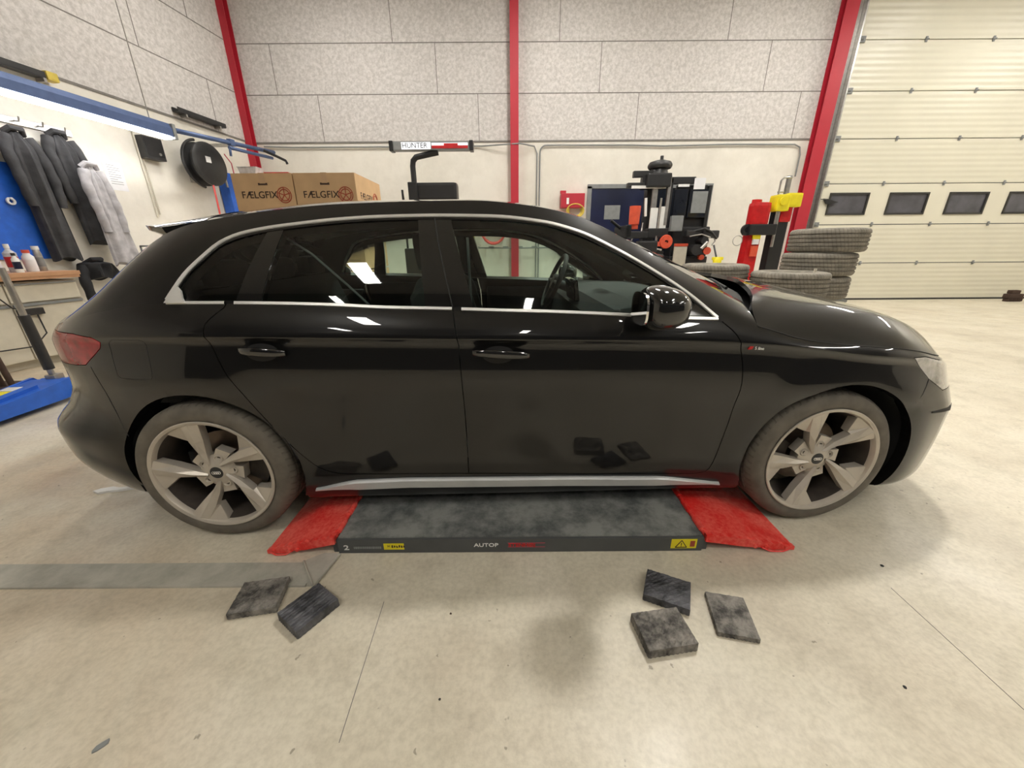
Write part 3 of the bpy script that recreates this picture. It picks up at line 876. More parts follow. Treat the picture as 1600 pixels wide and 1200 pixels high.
# bonnet shut line, lower intake slot and bumper edge
for sg in (-1, 1):
    mb = MB(); mb.tube([(p[0], sg * abs(p[1]), p[2] + .001) for p in sideE[::4]], .0028, n=6); mb.build('hood_seam', 'dark', hood)
ribbon('bumper_slot', [(3.06, .548), (3.14, .545), (3.22, .537), (3.285, .525)], .030, .003, 'dark', CAR, CAR, wf=lambda t: .25 + .75 * t)
ribbon('bumper_seam', [(2.955, .60), (2.985, .63), (3.01, .665), (3.02, .69)], .003, .001, 'dark', CAR, CAR)
ribbon('bumper_seam', [(-.315, .50), (-.33, .60), (-.345, .68), (-.36, .74), (-.375, .795)], .003, .001, 'dark', CAR, CAR)
bpy.context.view_layer.update()
# ------------------------------------------------------------------ setting materials
def floor_mat():
    m, nt, b = newmat('concrete_floor'); N = nt.nodes; L = nt.links
    tc = N.new('ShaderNodeTexCoord')
    def noise(s, d=6, r=.55, dist=0):
        n = N.new('ShaderNodeTexNoise'); n.inputs['Scale'].default_value = s; n.inputs['Detail'].default_value = d; n.inputs['Roughness'].default_value = r; n.inputs['Distortion'].default_value = dist
        L.new(tc.outputs['Object'], n.inputs['Vector']); return n
    def ramp(n, pts):
        r = N.new('ShaderNodeValToRGB'); e = r.color_ramp.elements
        e[0].position, e[0].color = pts[0][0], (*pts[0][1], 1); e[1].position, e[1].color = pts[-1][0], (*pts[-1][1], 1)
        for p, c in pts[1:-1]: q = e.new(p); q.color = (*c, 1)
        L.new(n, r.inputs[0]); return r
    def mix(f, a, c, mode='MIX'):
        x = N.new('ShaderNodeMixRGB'); x.blend_type = mode
        for i, v in ((0, f), (1, a), (2, c)):
            if isinstance(v, (int, float)): x.inputs[i].default_value = v
            elif isinstance(v, tuple): x.inputs[i].default_value = (*v, 1)
            else: L.new(v, x.inputs[i])
        return x.outputs[0]
    base = ramp(noise(1.3, 8, .6).outputs[0], [(.3, (.54, .48, .375)), (.5, (.65, .595, .475)), (.7, (.72, .665, .55))]).outputs[0]
    warm = ramp(noise(.9, 5, .6, .6).outputs[0], [(.48, (0, 0, 0)), (.72, (.55, .55, .55))]).outputs[0]
    sep = N.new('ShaderNodeSeparateXYZ'); L.new(tc.outputs['Object'], sep.inputs[0])
    lx = N.new('ShaderNodeMapRange'); lx.inputs[1].default_value = .2; lx.inputs[2].default_value = -1.6; lx.inputs[3].default_value = .15; lx.inputs[4].default_value = 1.0
    L.new(sep.outputs[0], lx.inputs[0])
    ml = N.new('ShaderNodeMath'); ml.operation = 'MULTIPLY'; L.new(warm, ml.inputs[0]); L.new(lx.outputs[0], ml.inputs[1])
    c = mix(ml.outputs[0], base, (.50, .345, .21))
    st = ramp(noise(7, 7, .65, .3).outputs[0], [(.30, (.80, .79, .77)), (.52, (1, 1, 1))]).outputs[0]
    c = mix(.8, c, st, 'MULTIPLY')
    fine = ramp(noise(55, 4, .6).outputs[0], [(.3, (.86, .85, .83)), (.6, (1.05, 1.05, 1.05))]).outputs[0]
    c = mix(.8, c, fine, 'MULTIPLY')
    sp = ramp(noise(30, 2, .5).outputs[0], [(.245, (.25, .22, .18)), (.27, (1, 1, 1))]).outputs[0]
    c = mix(.6, c, sp, 'MULTIPLY')
    L.new(c, b.inputs['Base Color'])
    rr = ramp(noise(3, 6).outputs[0], [(.3, (.30, .30, .30)), (.7, (.52, .52, .52))]); L.new(rr.outputs[0], b.inputs['Roughness'])
    bp = N.new('ShaderNodeBump'); bp.inputs['Strength'].default_value = .12; bp.inputs['Distance'].default_value = .004
    L.new(noise(90, 4).outputs[0], bp.inputs['Height']); L.new(bp.outputs[0], b.inputs['Normal'])
    b.inputs['Specular IOR Level'].default_value = .45
    return m
M['floor'] = floor_mat()
def speckle(name, c0, c1, s1, s2, rough, bump=.3, dist=.004):
    m, nt, b = newmat(name); N = nt.nodes; L = nt.links
    tc = N.new('ShaderNodeTexCoord')
    a = N.new('ShaderNodeTexNoise'); a.inputs['Scale'].default_value = s1; a.inputs['Detail'].default_value = 5; a.inputs['Roughness'].default_value = .7
    e = N.new('ShaderNodeTexNoise'); e.inputs['Scale'].default_value = s2; e.inputs['Detail'].default_value = 3
    for n in (a, e): L.new(tc.outputs['Object'], n.inputs['Vector'])
    mul = N.new('ShaderNodeMath'); mul.operation = 'ADD'; L.new(a.outputs[0], mul.inputs[0]); L.new(e.outputs[0], mul.inputs[1])
    r = N.new('ShaderNodeValToRGB'); r.color_ramp.elements[0].position = .40; r.color_ramp.elements[1].position = .60
    r.color_ramp.elements[0].color = (*c0, 1); r.color_ramp.elements[1].color = (*c1, 1)
    h = N.new('ShaderNodeMath'); h.operation = 'MULTIPLY'; h.inputs[1].default_value = .5; L.new(mul.outputs[0], h.inputs[0]); L.new(h.outputs[0], r.inputs[0])
    L.new(r.outputs[0], b.inputs['Base Color']); b.inputs['Roughness'].default_value = rough
    bp = N.new('ShaderNodeBump'); bp.inputs['Strength'].default_value = bump; bp.inputs['Distance'].default_value = dist
    L.new(a.outputs[0], bp.inputs['Height']); L.new(bp.outputs[0], b.inputs['Normal'])
    return m
M['woodwool'] = speckle('woodwool_panel', (.50, .475, .455), (.68, .65, .63), 42, 17, .9, .5, .006)
M['hallfar'] = pmat('grey_wall_panels', (.11, .105, .10), .9)
M['wallwhite'] = speckle('white_concrete_wall', (.70, .665, .59), (.80, .765, .69), 3, .8, .75, .05)
M['joint'] = pmat('panel_joint', (.20, .185, .17), .9)
M['ceil'] = pmat('ceiling_grey', (.52, .51, .49), .9)
M['backdark'] = pmat('dark_wall_base', (.05, .05, .055), .7)
M['deck'] = speckle('worn_lift_deck', (.085, .092, .090), (.26, .265, .25), 16, 5, .55, .35, .003)
M['deckside'] = pmat('lift_side_grey', (.075, .079, .080), .5, 0, .08)
M['red_ramp'] = speckle('red_ramp_paint', (.78, .022, .018), (.92, .17, .13), 60, 6, .42, .5, .003)
M['rubber'] = speckle('rubber_pad', (.045, .042, .038), (.27, .25, .22), 40, 14, .75, .9, .006)
M['rubberblk'] = speckle('rubber_pad_black', (.010, .010, .012), (.11, .11, .12), 36, 12, .5, .9, .006)
M['galv'] = speckle('galvanised_strip', (.33, .32, .27), (.50, .485, .42), 9, 2, .5, .1)
M['column'] = pmat('red_column_paint', (.44, .018, .035), .45, 0, .06, 3)
M['card'] = pmat('cardboard', (.56, .37, .20), .8, 0, .07, 6)
M['cardedge'] = pmat('cardboard_tape', (.52, .34, .19), .6, 0, .05)
M['inkbrown'] = pmat('dark_print', (.055, .030, .020), .8)
M['inkred'] = pmat('red_print', (.36, .07, .035), .8)
M['wood'] = pmat('beech_worktop', (.52, .29, .16), .45, 0, .15, 5)
M['cream'] = pmat('cream_panel', (.60, .56, .46), .5, 0, .05)
M['doorpane'] = pmat('door_window_pane', (.085, .085, .10), .18, 0, .25, 3)
M['rubseal'] = pmat('rubber_seal', (.03, .028, .025), .7)
M['navy'] = pmat('navy_panel', (.006, .010, .040), .35, 0, .3, 2)
M['darkglass'] = pmat('dark_glass', (.012, .014, .02), .08)
M['paper'] = pmat('white_paper', (.78, .78, .80), .8, 0, .03)
M['orange'] = pmat('orange_red_plastic', (.62, .085, .04), .4)
M['coatdark'] = pmat('dark_grey_cloth', (.045, .045, .048), .85, 0, .35, 8, bump=.3, bscale=40)
M['coatblack'] = pmat('black_cloth', (.012, .012, .014), .85, 0, .3, 8)
M['coatgrey'] = pmat('light_grey_cloth', (.42, .41, .43), .8, 0, .25, 9, bump=.3, bscale=40)
M['pink'] = pmat('red_plastic', (.55, .08, .12), .5, 0, .2)
M['clearpl'] = pmat('clear_plastic', (.55, .55, .58), .3, 0, .25, 20)
M['hosered'] = pmat('red_hose', (.65, .07, .06), .4)
M['hoseyel'] = pmat('yellow_hose', (.65, .50, .08), .5)
M['lampblue'] = pmat('blue_grey_housing', (.085, .13, .27), .4, .3, .1)
M['tube_on'] = emat('lit_tube', (1, .98, .95), 14)
def tread_mat(axis):
    m = pmat('tyre_tread_' + axis, (.125, .110, .088) if axis == 'y' else (.20, .18, .145), .8, 0, .25, 14)
    nt = m.node_tree; N = nt.nodes; L = nt.links; b = N['Principled BSDF']
    tc = N.new('ShaderNodeTexCoord'); sp = N.new('ShaderNodeSeparateXYZ'); L.new(tc.outputs['Object'], sp.inputs[0])
    at = N.new('ShaderNodeMath'); at.operation = 'ARCTAN2'
    u, v, w = (0, 1, 2) if axis == 'z' else (0, 2, 1)
    L.new(sp.outputs[v], at.inputs[0]); L.new(sp.outputs[u], at.inputs[1])
    k = N.new('ShaderNodeMath'); k.operation = 'MULTIPLY'; k.inputs[1].default_value = 66; L.new(at.outputs[0], k.inputs[0])
    w1 = N.new('ShaderNodeMath'); w1.operation = 'MULTIPLY_ADD'; w1.inputs[1].default_value = 60; L.new(sp.outputs[w], w1.inputs[0]); L.new(k.outputs[0], w1.inputs[2])
    s = N.new('ShaderNodeMath'); s.operation = 'SINE'; L.new(w1.outputs[0], s.inputs[0])
    st = N.new('ShaderNodeMapRange'); st.inputs[1].default_value = .55; st.inputs[2].default_value = .8; L.new(s.outputs[0], st.inputs[0]); st.inputs[3].default_value = 1; st.inputs[4].default_value = 0
    # only on the tread: radius above the shoulder
    ln = N.new('ShaderNodeVectorMath'); ln.operation = 'LENGTH'
    cb = N.new('ShaderNodeCombineXYZ'); L.new(sp.outputs[u], cb.inputs[0]); L.new(sp.outputs[v], cb.inputs[1]); L.new(cb.outputs[0], ln.inputs[0])
    gt = N.new('ShaderNodeMath'); gt.operation = 'GREATER_THAN'; gt.inputs[1].default_value = .3135; L.new(ln.outputs['Value'], gt.inputs[0])
    mm = N.new('ShaderNodeMath'); mm.operation = 'MAXIMUM'; iv = N.new('ShaderNodeMath'); iv.operation = 'SUBTRACT'; iv.inputs[0].default_value = 1; L.new(gt.outputs[0], iv.inputs[1])
    L.new(st.outputs[0], mm.inputs[0]); L.new(iv.outputs[0], mm.inputs[1])
    bp = N.new('ShaderNodeBump'); bp.inputs['Strength'].default_value = .7; bp.inputs['Distance'].default_value = .002
    L.new(mm.outputs[0], bp.inputs['Height']); L.new(bp.outputs[0], b.inputs['Normal'])
    mx = N.new('ShaderNodeMixRGB'); mx.blend_type = 'MULTIPLY'; mx.inputs[0].default_value = 1
    src = b.inputs['Base Color'].links[0].from_socket
    cr = N.new('ShaderNodeMapRange'); cr.inputs[3].default_value = .78; cr.inputs[4].default_value = 1; L.new(mm.outputs[0], cr.inputs[0])
    L.new(src, mx.inputs[1]); L.new(cr.outputs[0], mx.inputs[2]); L.new(mx.outputs[0], b.inputs['Base Color'])
    return m
M['tread_z'] = tread_mat('z'); M['tread_y'] = tread_mat('y')
for o in bpy.data.objects:
    if o.name.split('.')[0] == 'tyre' and o.type == 'MESH': o.data.materials[0] = M['tread_y']

# ------------------------------------------------------------------ room
YB = 9.0                                   # back wall
X0L, DXL = -5.37, .125                     # left wall, splayed
def xl(y): return X0L - DXL * (YB - y)
RZL = -math.atan(DXL)                      # local x = out of the left wall, local y = towards the back wall
XR, YF, HC = 14.0, -4.8, 6.6
def struct(mb, name, mat, parent=None, label=None):
    o = mb.build(name, mat, parent)
    if parent is None: o['kind'] = 'structure'
    if label: o['label'] = label
    return o
mb = MB(); mb.prism([(xl(YF) - .3, YF - .2), (XR + .3, YF - .2), (XR + .3, YB + .2), (xl(YB + .2) - .3, YB + .2)], -.1, 0, axis='z'); struct(mb, 'floor', 'floor', None, 'worn beige concrete floor')
mb = MB(); mb.prism([(xl(YF) - .3, YF - .2), (XR + .3, YF - .2), (XR + .3, YB + .2), (xl(YB + .2) - .3, YB + .2)], HC, HC + .1, axis='z'); struct(mb, 'ceiling', 'ceil')
# back wall: white concrete base, woodwool panels above, joints
rowsz = [3.29, 4.11, 4.93, 5.75, 6.6]
joints = [[-3.84, -.64, 2.58, 5.82], [-4.63, -1.44, 1.78, 5.05], [-2.25, .96, 4.19], [-3.84, -.64, 2.58, 5.82]]
DX0 = 6.66                                 # left jamb of the big door
mb = MB()
mb.box(((-5.9 + DX0) / 2, YB + .10, rowsz[0] / 2), (DX0 + 5.9, .2, rowsz[0]))
mb.box(((-5.9 + DX0) / 2, YB + .09, (rowsz[0] + HC) / 2 + .006), (DX0 + 5.9, .2, HC - rowsz[0] - .012), mi=1)
mb.box(((-5.9 + XR) / 2 + DX0 / 2 + 2.95, YB + .2, 6.15), (XR - DX0, .2, .9), mi=1)
for z in rowsz[:-1]: mb.box(((-5.9 + DX0) / 2, YB - .0115, z), (DX0 + 5.9, .003, .016 if z > 3.4 else .030), mi=2)
for i, js in enumerate(joints):
    for x in js: mb.box((x, YB - .0115, (rowsz[i] + rowsz[i + 1]) / 2), (.012, .003, rowsz[i + 1] - rowsz[i]), mi=2)
struct(mb, 'wall_back', ['wallwhite', 'woodwool', 'joint'])
# left wall
mb = MB(); L_ = 15.0
def lbox(mbx, x, y0, y1, z0, z1, t, mi=0):
    mbx.box((x, (y0 + y1) / 2, (z0 + z1) / 2), (t, y1 - y0, z1 - z0), mi=mi)
lbox(mb, -.10, -L_, .0, 0, rowsz[0], .2); lbox(mb, -.09, -L_, 0, rowsz[0] + .006, HC, .2, 1)
for z in rowsz[:-1]: lbox(mb, .0115, -L_, -.02, z - (.008 if z > 3.4 else .015), z + (.008 if z > 3.4 else .015), .003, 2)
for i, js in enumerate([[-.8, -3.9, -7.1], [-1.95, -5.1, -8.3], [-.9, -4.1], [-2, -5.2]]):
    for y in js: lbox(mb, .0115, y - .006, y + .006, rowsz[i], rowsz[i + 1], .003, 2)
wl = struct(mb, 'wall_left', ['wallwhite', 'woodwool', 'joint']); wl.location = (X0L, YB, 0); wl.rotation_euler = (0, 0, RZL)
mb = MB(); mb.box((XR + .1, (YF + YB) / 2, HC / 2), (.2, YB - YF, HC)); struct(mb, 'wall_right', 'wallwhite')
mb = MB(); mb.box((3.5, YF - .1, 2.2 + HC / 2), (21.5, .2, HC - 2.2), mi=0); mb.box((3.5, YF - .1, 1.1), (21.5, .2, 2.2), mi=1); struct(mb, 'wall_front', ['hallfar', 'backdark'])
# columns
for i, (x, w) in enumerate(((-5.38 + .03, .19), (.088, .165), (6.33, .25))):
    mb = MB(); y0 = YB - .012
    d = .16
    mb.box((x, y0 - .008, HC / 2), (w, .016, HC)); mb.box((x, y0 - d + .008, HC / 2), (w, .016, HC)); mb.box((x, y0 - d / 2, HC / 2), (.012, d - .03, HC))
    o = struct(mb, 'trim_%d' % (i + 1), 'column', None, ['red steel column in the left corner', 'red steel column in the middle of the back wall', 'red steel column beside the overhead door'][i])

# overhead door
od = bpy.data.objects.new('door_1', None); COL.objects.link(od); od['kind'] = 'structure'; od['label'] = 'cream sectional overhead door with small windows'
sz = [0, .83, 1.65, 2.46, 3.29, 4.11, 4.93, 5.75]
M['doorpanel'] = pmat('door_panel_cream', (.70, .67, .55), .36, 0, .03, 2)
def ribbed(m):
    nt = m.node_tree; N = nt.nodes; L = nt.links; b = N['Principled BSDF']
    tc = N.new('ShaderNodeTexCoord'); sp = N.new('ShaderNodeSeparateXYZ'); L.new(tc.outputs['Object'], sp.inputs[0])
    a = N.new('ShaderNodeMath'); a.operation = 'MULTIPLY'; a.inputs[1].default_value = 2 * PI / .103; L.new(sp.outputs[2], a.inputs[0])
    s = N.new('ShaderNodeMath'); s.operation = 'SINE'; L.new(a.outputs[0], s.inputs[0])
    bp = N.new('ShaderNodeBump'); bp.inputs['Strength'].default_value = .22; bp.inputs['Distance'].default_value = .008
    L.new(s.outputs[0], bp.inputs['Height']); L.new(bp.outputs[0], b.inputs['Normal'])
ribbed(M['doorpanel'])
XD0, XD1 = 6.72, 13.9
M['doorwin'] = pmat('door_panel_plain', (.72, .69, .57), .4, 0, .03, 2)
for i in range(7):
    mb = MB(); z0, z1 = sz[i] + .008 + (.03 if i == 0 else 0), sz[i + 1] - .008
    if i != 2:
        mb.box(((XD0 + XD1) / 2, YB + .03, (z0 + z1) / 2), (XD1 - XD0, .05, z1 - z0)); sec = mb.build('door_section', 'doorpanel', od)
    else:
        wz0, wz1 = 1.845, 2.285; xe = XD0
        mb.box(((XD0 + XD1) / 2, YB + .03, (z0 + wz0) / 2), (XD1 - XD0, .05, wz0 - z0)); mb.box(((XD0 + XD1) / 2, YB + .03, (z1 + wz1) / 2), (XD1 - XD0, .05, z1 - wz1))
        wins = [(6.93 + 1.297 * k, 7.79 + 1.297 * k) for k in range(6)]
        wins = [w for w in wins if w[1] < XD1]
        for a, b_ in wins + [(XD1, XD1)]:
            if a > xe: mb.box(((xe + a) / 2, YB + .03, (wz0 + wz1) / 2), (a - xe, .05, wz1 - wz0))
            xe = b_
        sec = mb.build('door_section', 'doorwin', od)
        for a, b_ in wins:
            mb = MB(); t = .035; y = YB + .0
            mb.box(((a + b_) / 2, y, wz0 + t / 2), (b_ - a, .03, t)); mb.box(((a + b_) / 2, y, wz1 - t / 2), (b_ - a, .03, t))
            mb.box((a + t / 2, y, (wz0 + wz1) / 2), (t, .03, wz1 - wz0 - 2 * t)); mb.box((b_ - t / 2, y, (wz0 + wz1) / 2), (t, .03, wz1 - wz0 - 2 * t))
            wf = mb.build('door_window', 'rubseal', od)
            mb = MB(); mb.box(((a + b_) / 2, y + .015, (wz0 + wz1) / 2), (b_ - a - 2 * t, .008, wz1 - wz0 - 2 * t)); mb.build('window_pane', 'doorpane', wf)
for i in range(1, 7):
    for k in range(6):
        x = 8.02 + 1.297 * k
        if x > 13.8: continue
        mb = MB(); mb.box((x, YB - .004, sz[i]), (.04, .016, .09), bev=.004); mb.cyl((x - .035, YB - .014, sz[i]), (x + .035, YB - .014, sz[i]), .014, n=10)
        mb.build('hinge', 'grey', od)
    mb = MB(); mb.box((XD0 + .06, YB - .01, sz[i]), (.11, .03, .10), bev=.005); mb.cyl((XD0 - .06, YB - .03, sz[i]), (XD0 + .06, YB - .03, sz[i]), .022, n=12); mb.build('hinge', 'grey', od)
mb = MB(); mb.box(((XD0 + XD1) / 2, YB + .02, .019), (XD1 - XD0, .07, .036)); mb.build('bottom_seal', 'rubseal', od)
mb = MB(); mb.box((6.545, YB - .02, 3.0), (.13, .06, 6.0)); mb.box((6.63, YB - .07, 3.0), (.03, .14, 6.0)); mb.build('guide_rail', 'steel', od)
mb = MB(); mb.prism([(6.78,2.17), (6.90,2.16), (7.02,2.12), (7.12,2.10), (6.94,2.05), (6.86,2.07)], YB - .05, YB - .015); mb.cyl((6.62, YB - .06, 2.16), (6.84, YB - .06, 2.15), .008, n=8); mb.build('latch', 'black', od)

# dark glazed door leaf in the back wall
dd = bpy.data.objects.new('door_2', None); COL.objects.link(dd); dd['kind'] = 'structure'; dd['label'] = 'dark glazed double door in the white back wall'
mb = MB()
for x in (1.70, 4.30): mb.box((x, YB - .015, 1.22), (.09, .06, 2.44))
mb.box((3.0, YB - .015, 2.44), (2.69, .06, .08)); mb.box((3.0, YB - .015, .04), (2.5, .05, .08)); mb.build('frame', 'grey', dd)
mb = MB(); mb.box((2.33, YB - .01, 1.24), (1.17, .03, 2.32)); mb.build('door_leaf', 'navy', dd)
mb = MB(); mb.box((3.59, YB - .01, 1.24), (1.33, .03, 2.32)); mb.build('door_leaf', 'darkglass', dd)
mb = MB(); mb.box((2.22, YB - .03, 1.93), (.34, .006, .28)); mb.build('door_poster', 'grey', dd)

# conduits on the back wall
def conduit(pts, r, label, mat='grey'):
    mb = MB(); mb.tube(pts, r, n=8); o = mb.build('conduit', mat); tag(o, label, 'pipe'); return o
cy = YB - .035
conduit([(.62, cy, 0), (.62, cy, 3.08)] + [(.62 + .13 * (1 - math.cos(a)), cy, 3.08 + .13 * math.sin(a)) for a in np.linspace(.2, PI / 2, 6)] + [(2.5, cy, 3.20), (3.2, cy, 3.18), (4.5, cy, 3.20), (5.9, cy, 3.19), (6.02, cy, 3.14), (6.06, cy, 3.0), (6.06, cy, 2.6)], .014, 'thin grey pipe looping along the back wall between middle and right red columns')
conduit([(.56, cy, 0), (.56, cy, 3.06), (.50, cy, 3.19), (.2, cy - .16, 3.21), (-.6, cy, 3.20), (-2.4, cy, 3.20), (-4.5, cy, 3.20), (-5.1, cy, 3.22)], .014, 'thin grey pipe along the back wall left of the middle red column')

# ------------------------------------------------------------------ ceiling lights
def clight(x, y, z, lx, ly, e, label, group=None):
    t = thing('ceiling_light', label, 'light', (x, y, z), 0, group)
    mb = MB(); mb.box((0, 0, .03), (lx + .04, ly + .04, .05), bev=.008); mb.box((0, 0, .06 + (HC - z) / 2 - .03), (.03, .03, HC - z - .06)); mb.build('housing', 'white', t)
    mb = MB(); mb.box((0, 0, -.002), (lx, ly, .012))
    mb.build('diffuser', emat('lamp_%g' % e, (1, .965, .90), e), t)
    return t
LIGHTS = [(2.04, 3.24, 5.3, .36, .36, 270)]
for x, y in ((-2.25, -1.6), (3.7, -1.6), (8.0, -1.6), (12.2, -1.6)): LIGHTS.append((x, y, 5.3, .30, 1.5, 36))
for x, y in ((-3.4, -4.2), (.75, -4.1), (5.0, -4.1), (9.3, -4.1)): LIGHTS.append((x, y, 5.3, .16, 1.2, 40))
for x in (-3.0, 1.0, 5.0, 9.0, 12.6): LIGHTS.append((x, 6.3, 5.9, .30, 1.8, 50))
clabels = ['square lamp hanging over the car', ] 
for i, a in enumerate(LIGHTS):
    clight(*a, 'bright square lamp hanging from the ceiling over the car' if i == 0 else 'long white strip lamp hanging from the ceiling', None if i == 0 else 'strip lamps under the ceiling')
w = bpy.data.worlds.new('world'); SC.world = w; w.use_nodes = True
w.node_tree.nodes['Background'].inputs[0].default_value = (.9, .9, .9, 1); w.node_tree.nodes['Background'].inputs[1].default_value = .05
# ------------------------------------------------------------------ lift platform
lift = thing('lift_platform', 'low dark grey car lift platform with red end ramps under the car', 'car lift', (.03, 1.26, 0))
mb = MB(); X1 = .77
mb.box((0, .30, .0335), (2 * X1, .60, .065)); mb.box((0, .30, .0705), (2 * X1, .598, .009)); dk = mb.build('deck', 'deck', lift)
mb = MB(); mb.box((0, -.004, .036), (2 * X1 + .004, .012, .070), bev=.002); mb.box((-X1 - .012, .01, .03), (.03, .02, .06)); mb.box((X1 + .012, .01, .03), (.03, .02, .06)); side_p = mb.build('side_skirt', 'deckside', lift)
for sx, xe in ((-1, -1.075), (1, 1.165)):
    mb = MB(); a = sx * (X1 + .012)
    ang = lambda t: .082 - .064 * t
    prof = [(a, .082), (a + (xe - a) * .5, .060), (xe, .016), (xe, .006), (a + (xe - a) * .5, .046), (a, .058)]
    mb.prism(prof, .0, .58)
    o = mb.build('ramp', 'red_ramp', lift)
    mb = MB()
    mb.cyl((a, .01, .076), (a, .57, .076), .008, n=8)
    for k in range(5):   # hinge knuckles at the deck
        mb.cyl((a, .03 + .115 * k, .076), (a, .10 + .115 * k, .076), .014, n=10)
    mb.build('ramp_hinge', 'red_ramp', o)
    mb = MB()
    L_r = abs(xe - a)
    pts = [(a, .030), (a, .082)] 
    lip = []
    n = 16
    for i in range(n + 1):
        t = i / n; lip.append((a + (xe - a) * t, .086 - .062 * t ** 1.15 + (.004 if i % 2 else -.003)))
    low_ = [(xe, .004), (a + (xe - a) * .75, .004), (a + (xe - a) * .62, .018), (a + (xe - a) * .55, .018), (a + (xe - a) * .45, .010 + .012), (a, .050)]
    mb.prism(lip + low_, -.012, .006)
    for t in (.55, .68, .9): mb.cyl((a + (xe - a) * t, -.020, .030 - .018 * t + .008), (a + (xe - a) * t, .0, .030 - .018 * t + .008), .008, n=8)
    mb.tube([(a + (xe - a) * .62, -.016, .022), (a + (xe - a) * .72, -.022, .008), (a + (xe - a) * .86, -.022, .006), (a + (xe - a) * .95, -.014, .012)], .003, n=6)
    mb.build('ramp_lip', 'red_ramp', o)
FY = -.0105
def lab(name, x, z, w_, h_, mat, parent=side_p):
    mb = MB(); mb.box((x - .03, FY, z), (w_, .0012, h_)); return mb.build(name, mat, parent)
R90 = (PI / 2, 0, 0)
text('lettering', '2', .034, 'white', side_p, (-.738 - .01, FY - .0008, .031), R90, sx=1.35, bold=.0006)
mb = MB()
random.seed(3); x = -.705
while x < -.590:
    w_ = random.choice([.004, .005, .007]); mb.box((x + w_ / 2, FY - .0006, .031), (w_, .0014, .011)); x += w_ + .0022
mb.build('fine_print', 'grey', side_p)
yl = lab('warning_label', -.505, .036, .086, .032, 'yellow')
text('lettering', 'M', .016, 'inkbrown', yl, (-.562, FY - .0012, .037), R90, sx=.9)
mb = MB()
for k in range(6): mb.prism([(-.545 + k * .010, .030), (-.538 + k * .010, .030 + .003 * (k % 2)), (-.5385 + k * .010, .045 - .004 * (k % 3)), (-.5445 + k * .010, .042)], FY - .0012, FY)
mb.build('pictogram', 'inkbrown', yl)
text('lettering', 'AUTOP', .0255, 'white', side_p, (-.196, FY - .0008, .040), R90, sx=1.22, bold=.0004)
rl = lab('name_plate', .056, .040, .158, .024, 'deckside')
mb = MB(); mb.box((.026, FY - .0008, .0505), (.158, .0012, .0022)); mb.box((.026, FY - .0008, .0295), (.158, .0012, .0018)); mb.build('plate_border', 'pink', rl)
text('lettering', 'STENHØJ', .0215, 'red', rl, (-.050, FY - .0014, .040), R90, sx=1.28, bold=.0007)
wl_ = lab('warning_label', .722, .040, .108, .048, 'yellow')
mb = MB()
for (a, b) in (((.657, .022), (.681, .058)), ((.681, .058), (.705, .022)), ((.657, .022), (.705, .022))):
    mb.cyl((a[0], FY - .0012, a[1]), (b[0], FY - .0012, b[1]), .0018, n=6)
mb.box((.681, FY - .0012, .038), (.003, .001, .014)); mb.box((.681, FY - .0012, .027), (.003, .001, .003))
mb.build('warning_triangle', 'inkbrown', wl_)
mb = MB(); mb.box((.728, FY - .001, .040), (.020, .0014, .030), bev=.0004); mb.box((.728, FY - .0016, .040), (.006, .001, .016)); mb.build('warning_symbol', 'inkred', wl_)

# steel channel cover on the floor
mb = MB(); mb.prism([(-6.2,1.085), (-.775,1.085), (-.80,1.20), (-6.2,1.205)], -.0, .004, axis='z')
mb.box((-3.5, 1.088, .003), (5.4, .012, .010)); mb.box((-3.55, 1.10, .0045), (5.3, .018, .003))
tag(mb.build('floor_channel', 'galv'), 'grey steel channel cover strip set in the floor at left', 'floor strip')
mb = MB(); mb.prism([(-.765,1.075), (-.87,1.20), (-.80,1.245), (-.73,1.24)], .004, .010, axis='z')
mb.tube([(-.765,1.075,.012), (-.865,1.20,.012)], .004, n=6); mb.tube([(-.765,1.075,.012), (-.735,1.235,.012)], .004, n=6)
tag(mb.build('corner_plate', 'galv'), 'pointed steel corner plate at the end of the floor channel', 'floor plate')

# rubber pads
def pad(name, x, y, w_, d_, t, rz, mat, label, seed, ridges='x', z=0, rx=0, ry=0):
    random.seed(seed)
    n1, n2 = 22, 18; mb = MB(); G_ = []
    rnd = [[random.uniform(-.0012, .0012) for _ in range(n2 + 1)] for _ in range(n1 + 1)]
    for i in range(n1 + 1):
        row = []
        for j in range(n2 + 1):
            u, v = i / n1 - .5, j / n2 - .5
            x_, y_ = u * w_, v * d_
            r = (math.sin((v if ridges == 'x' else u) * PI * 18)) * .0014
            if ridges == 'xy': r = math.sin(u * PI * 14) * math.sin(v * PI * 12) * .0022
            row.append((x_, y_, t + r + rnd[i][j]))
        G_.append(row)
    mb.grid(G_, smooth=False)
    ring = [G_[i][0] for i in range(n1 + 1)] + [G_[n1][j] for j in range(1, n2 + 1)] + [G_[i][n2] for i in range(n1 - 1, -1, -1)] + [G_[0][j] for j in range(n2 - 1, 0, -1)]
    bot_ = [(p[0] * 1.01 + .0015 * (k % 2) * (1 if p[0] > 0 else -1) * (abs(p[0]) > w_ * .49), p[1] * 1.01 + .0022 * (k % 2) * (1 if p[1] > 0 else -1) * (abs(p[1]) > d_ * .49), .002) for k, p in enumerate(ring)]
    n = len(ring)
    mb.add(ring + bot_, [(k, k + n, (k + 1) % n + n, (k + 1) % n) for k in range(n)]); mb.add(bot_, [tuple(range(n))])
    o = mb.build(name, mat); o.location = (x, y, z); o.rotation_euler = (rx, ry, math.radians(rz))
    return tag(o, label, 'rubber pad', 'rubber lifting pads on the floor')
pad('rubber_pad', -.938, 1.030, .158, .135, .026, 10, 'rubber', 'grey worn rubber pad touching the steel channel strip, leftmost of the five', 1, 'xy')
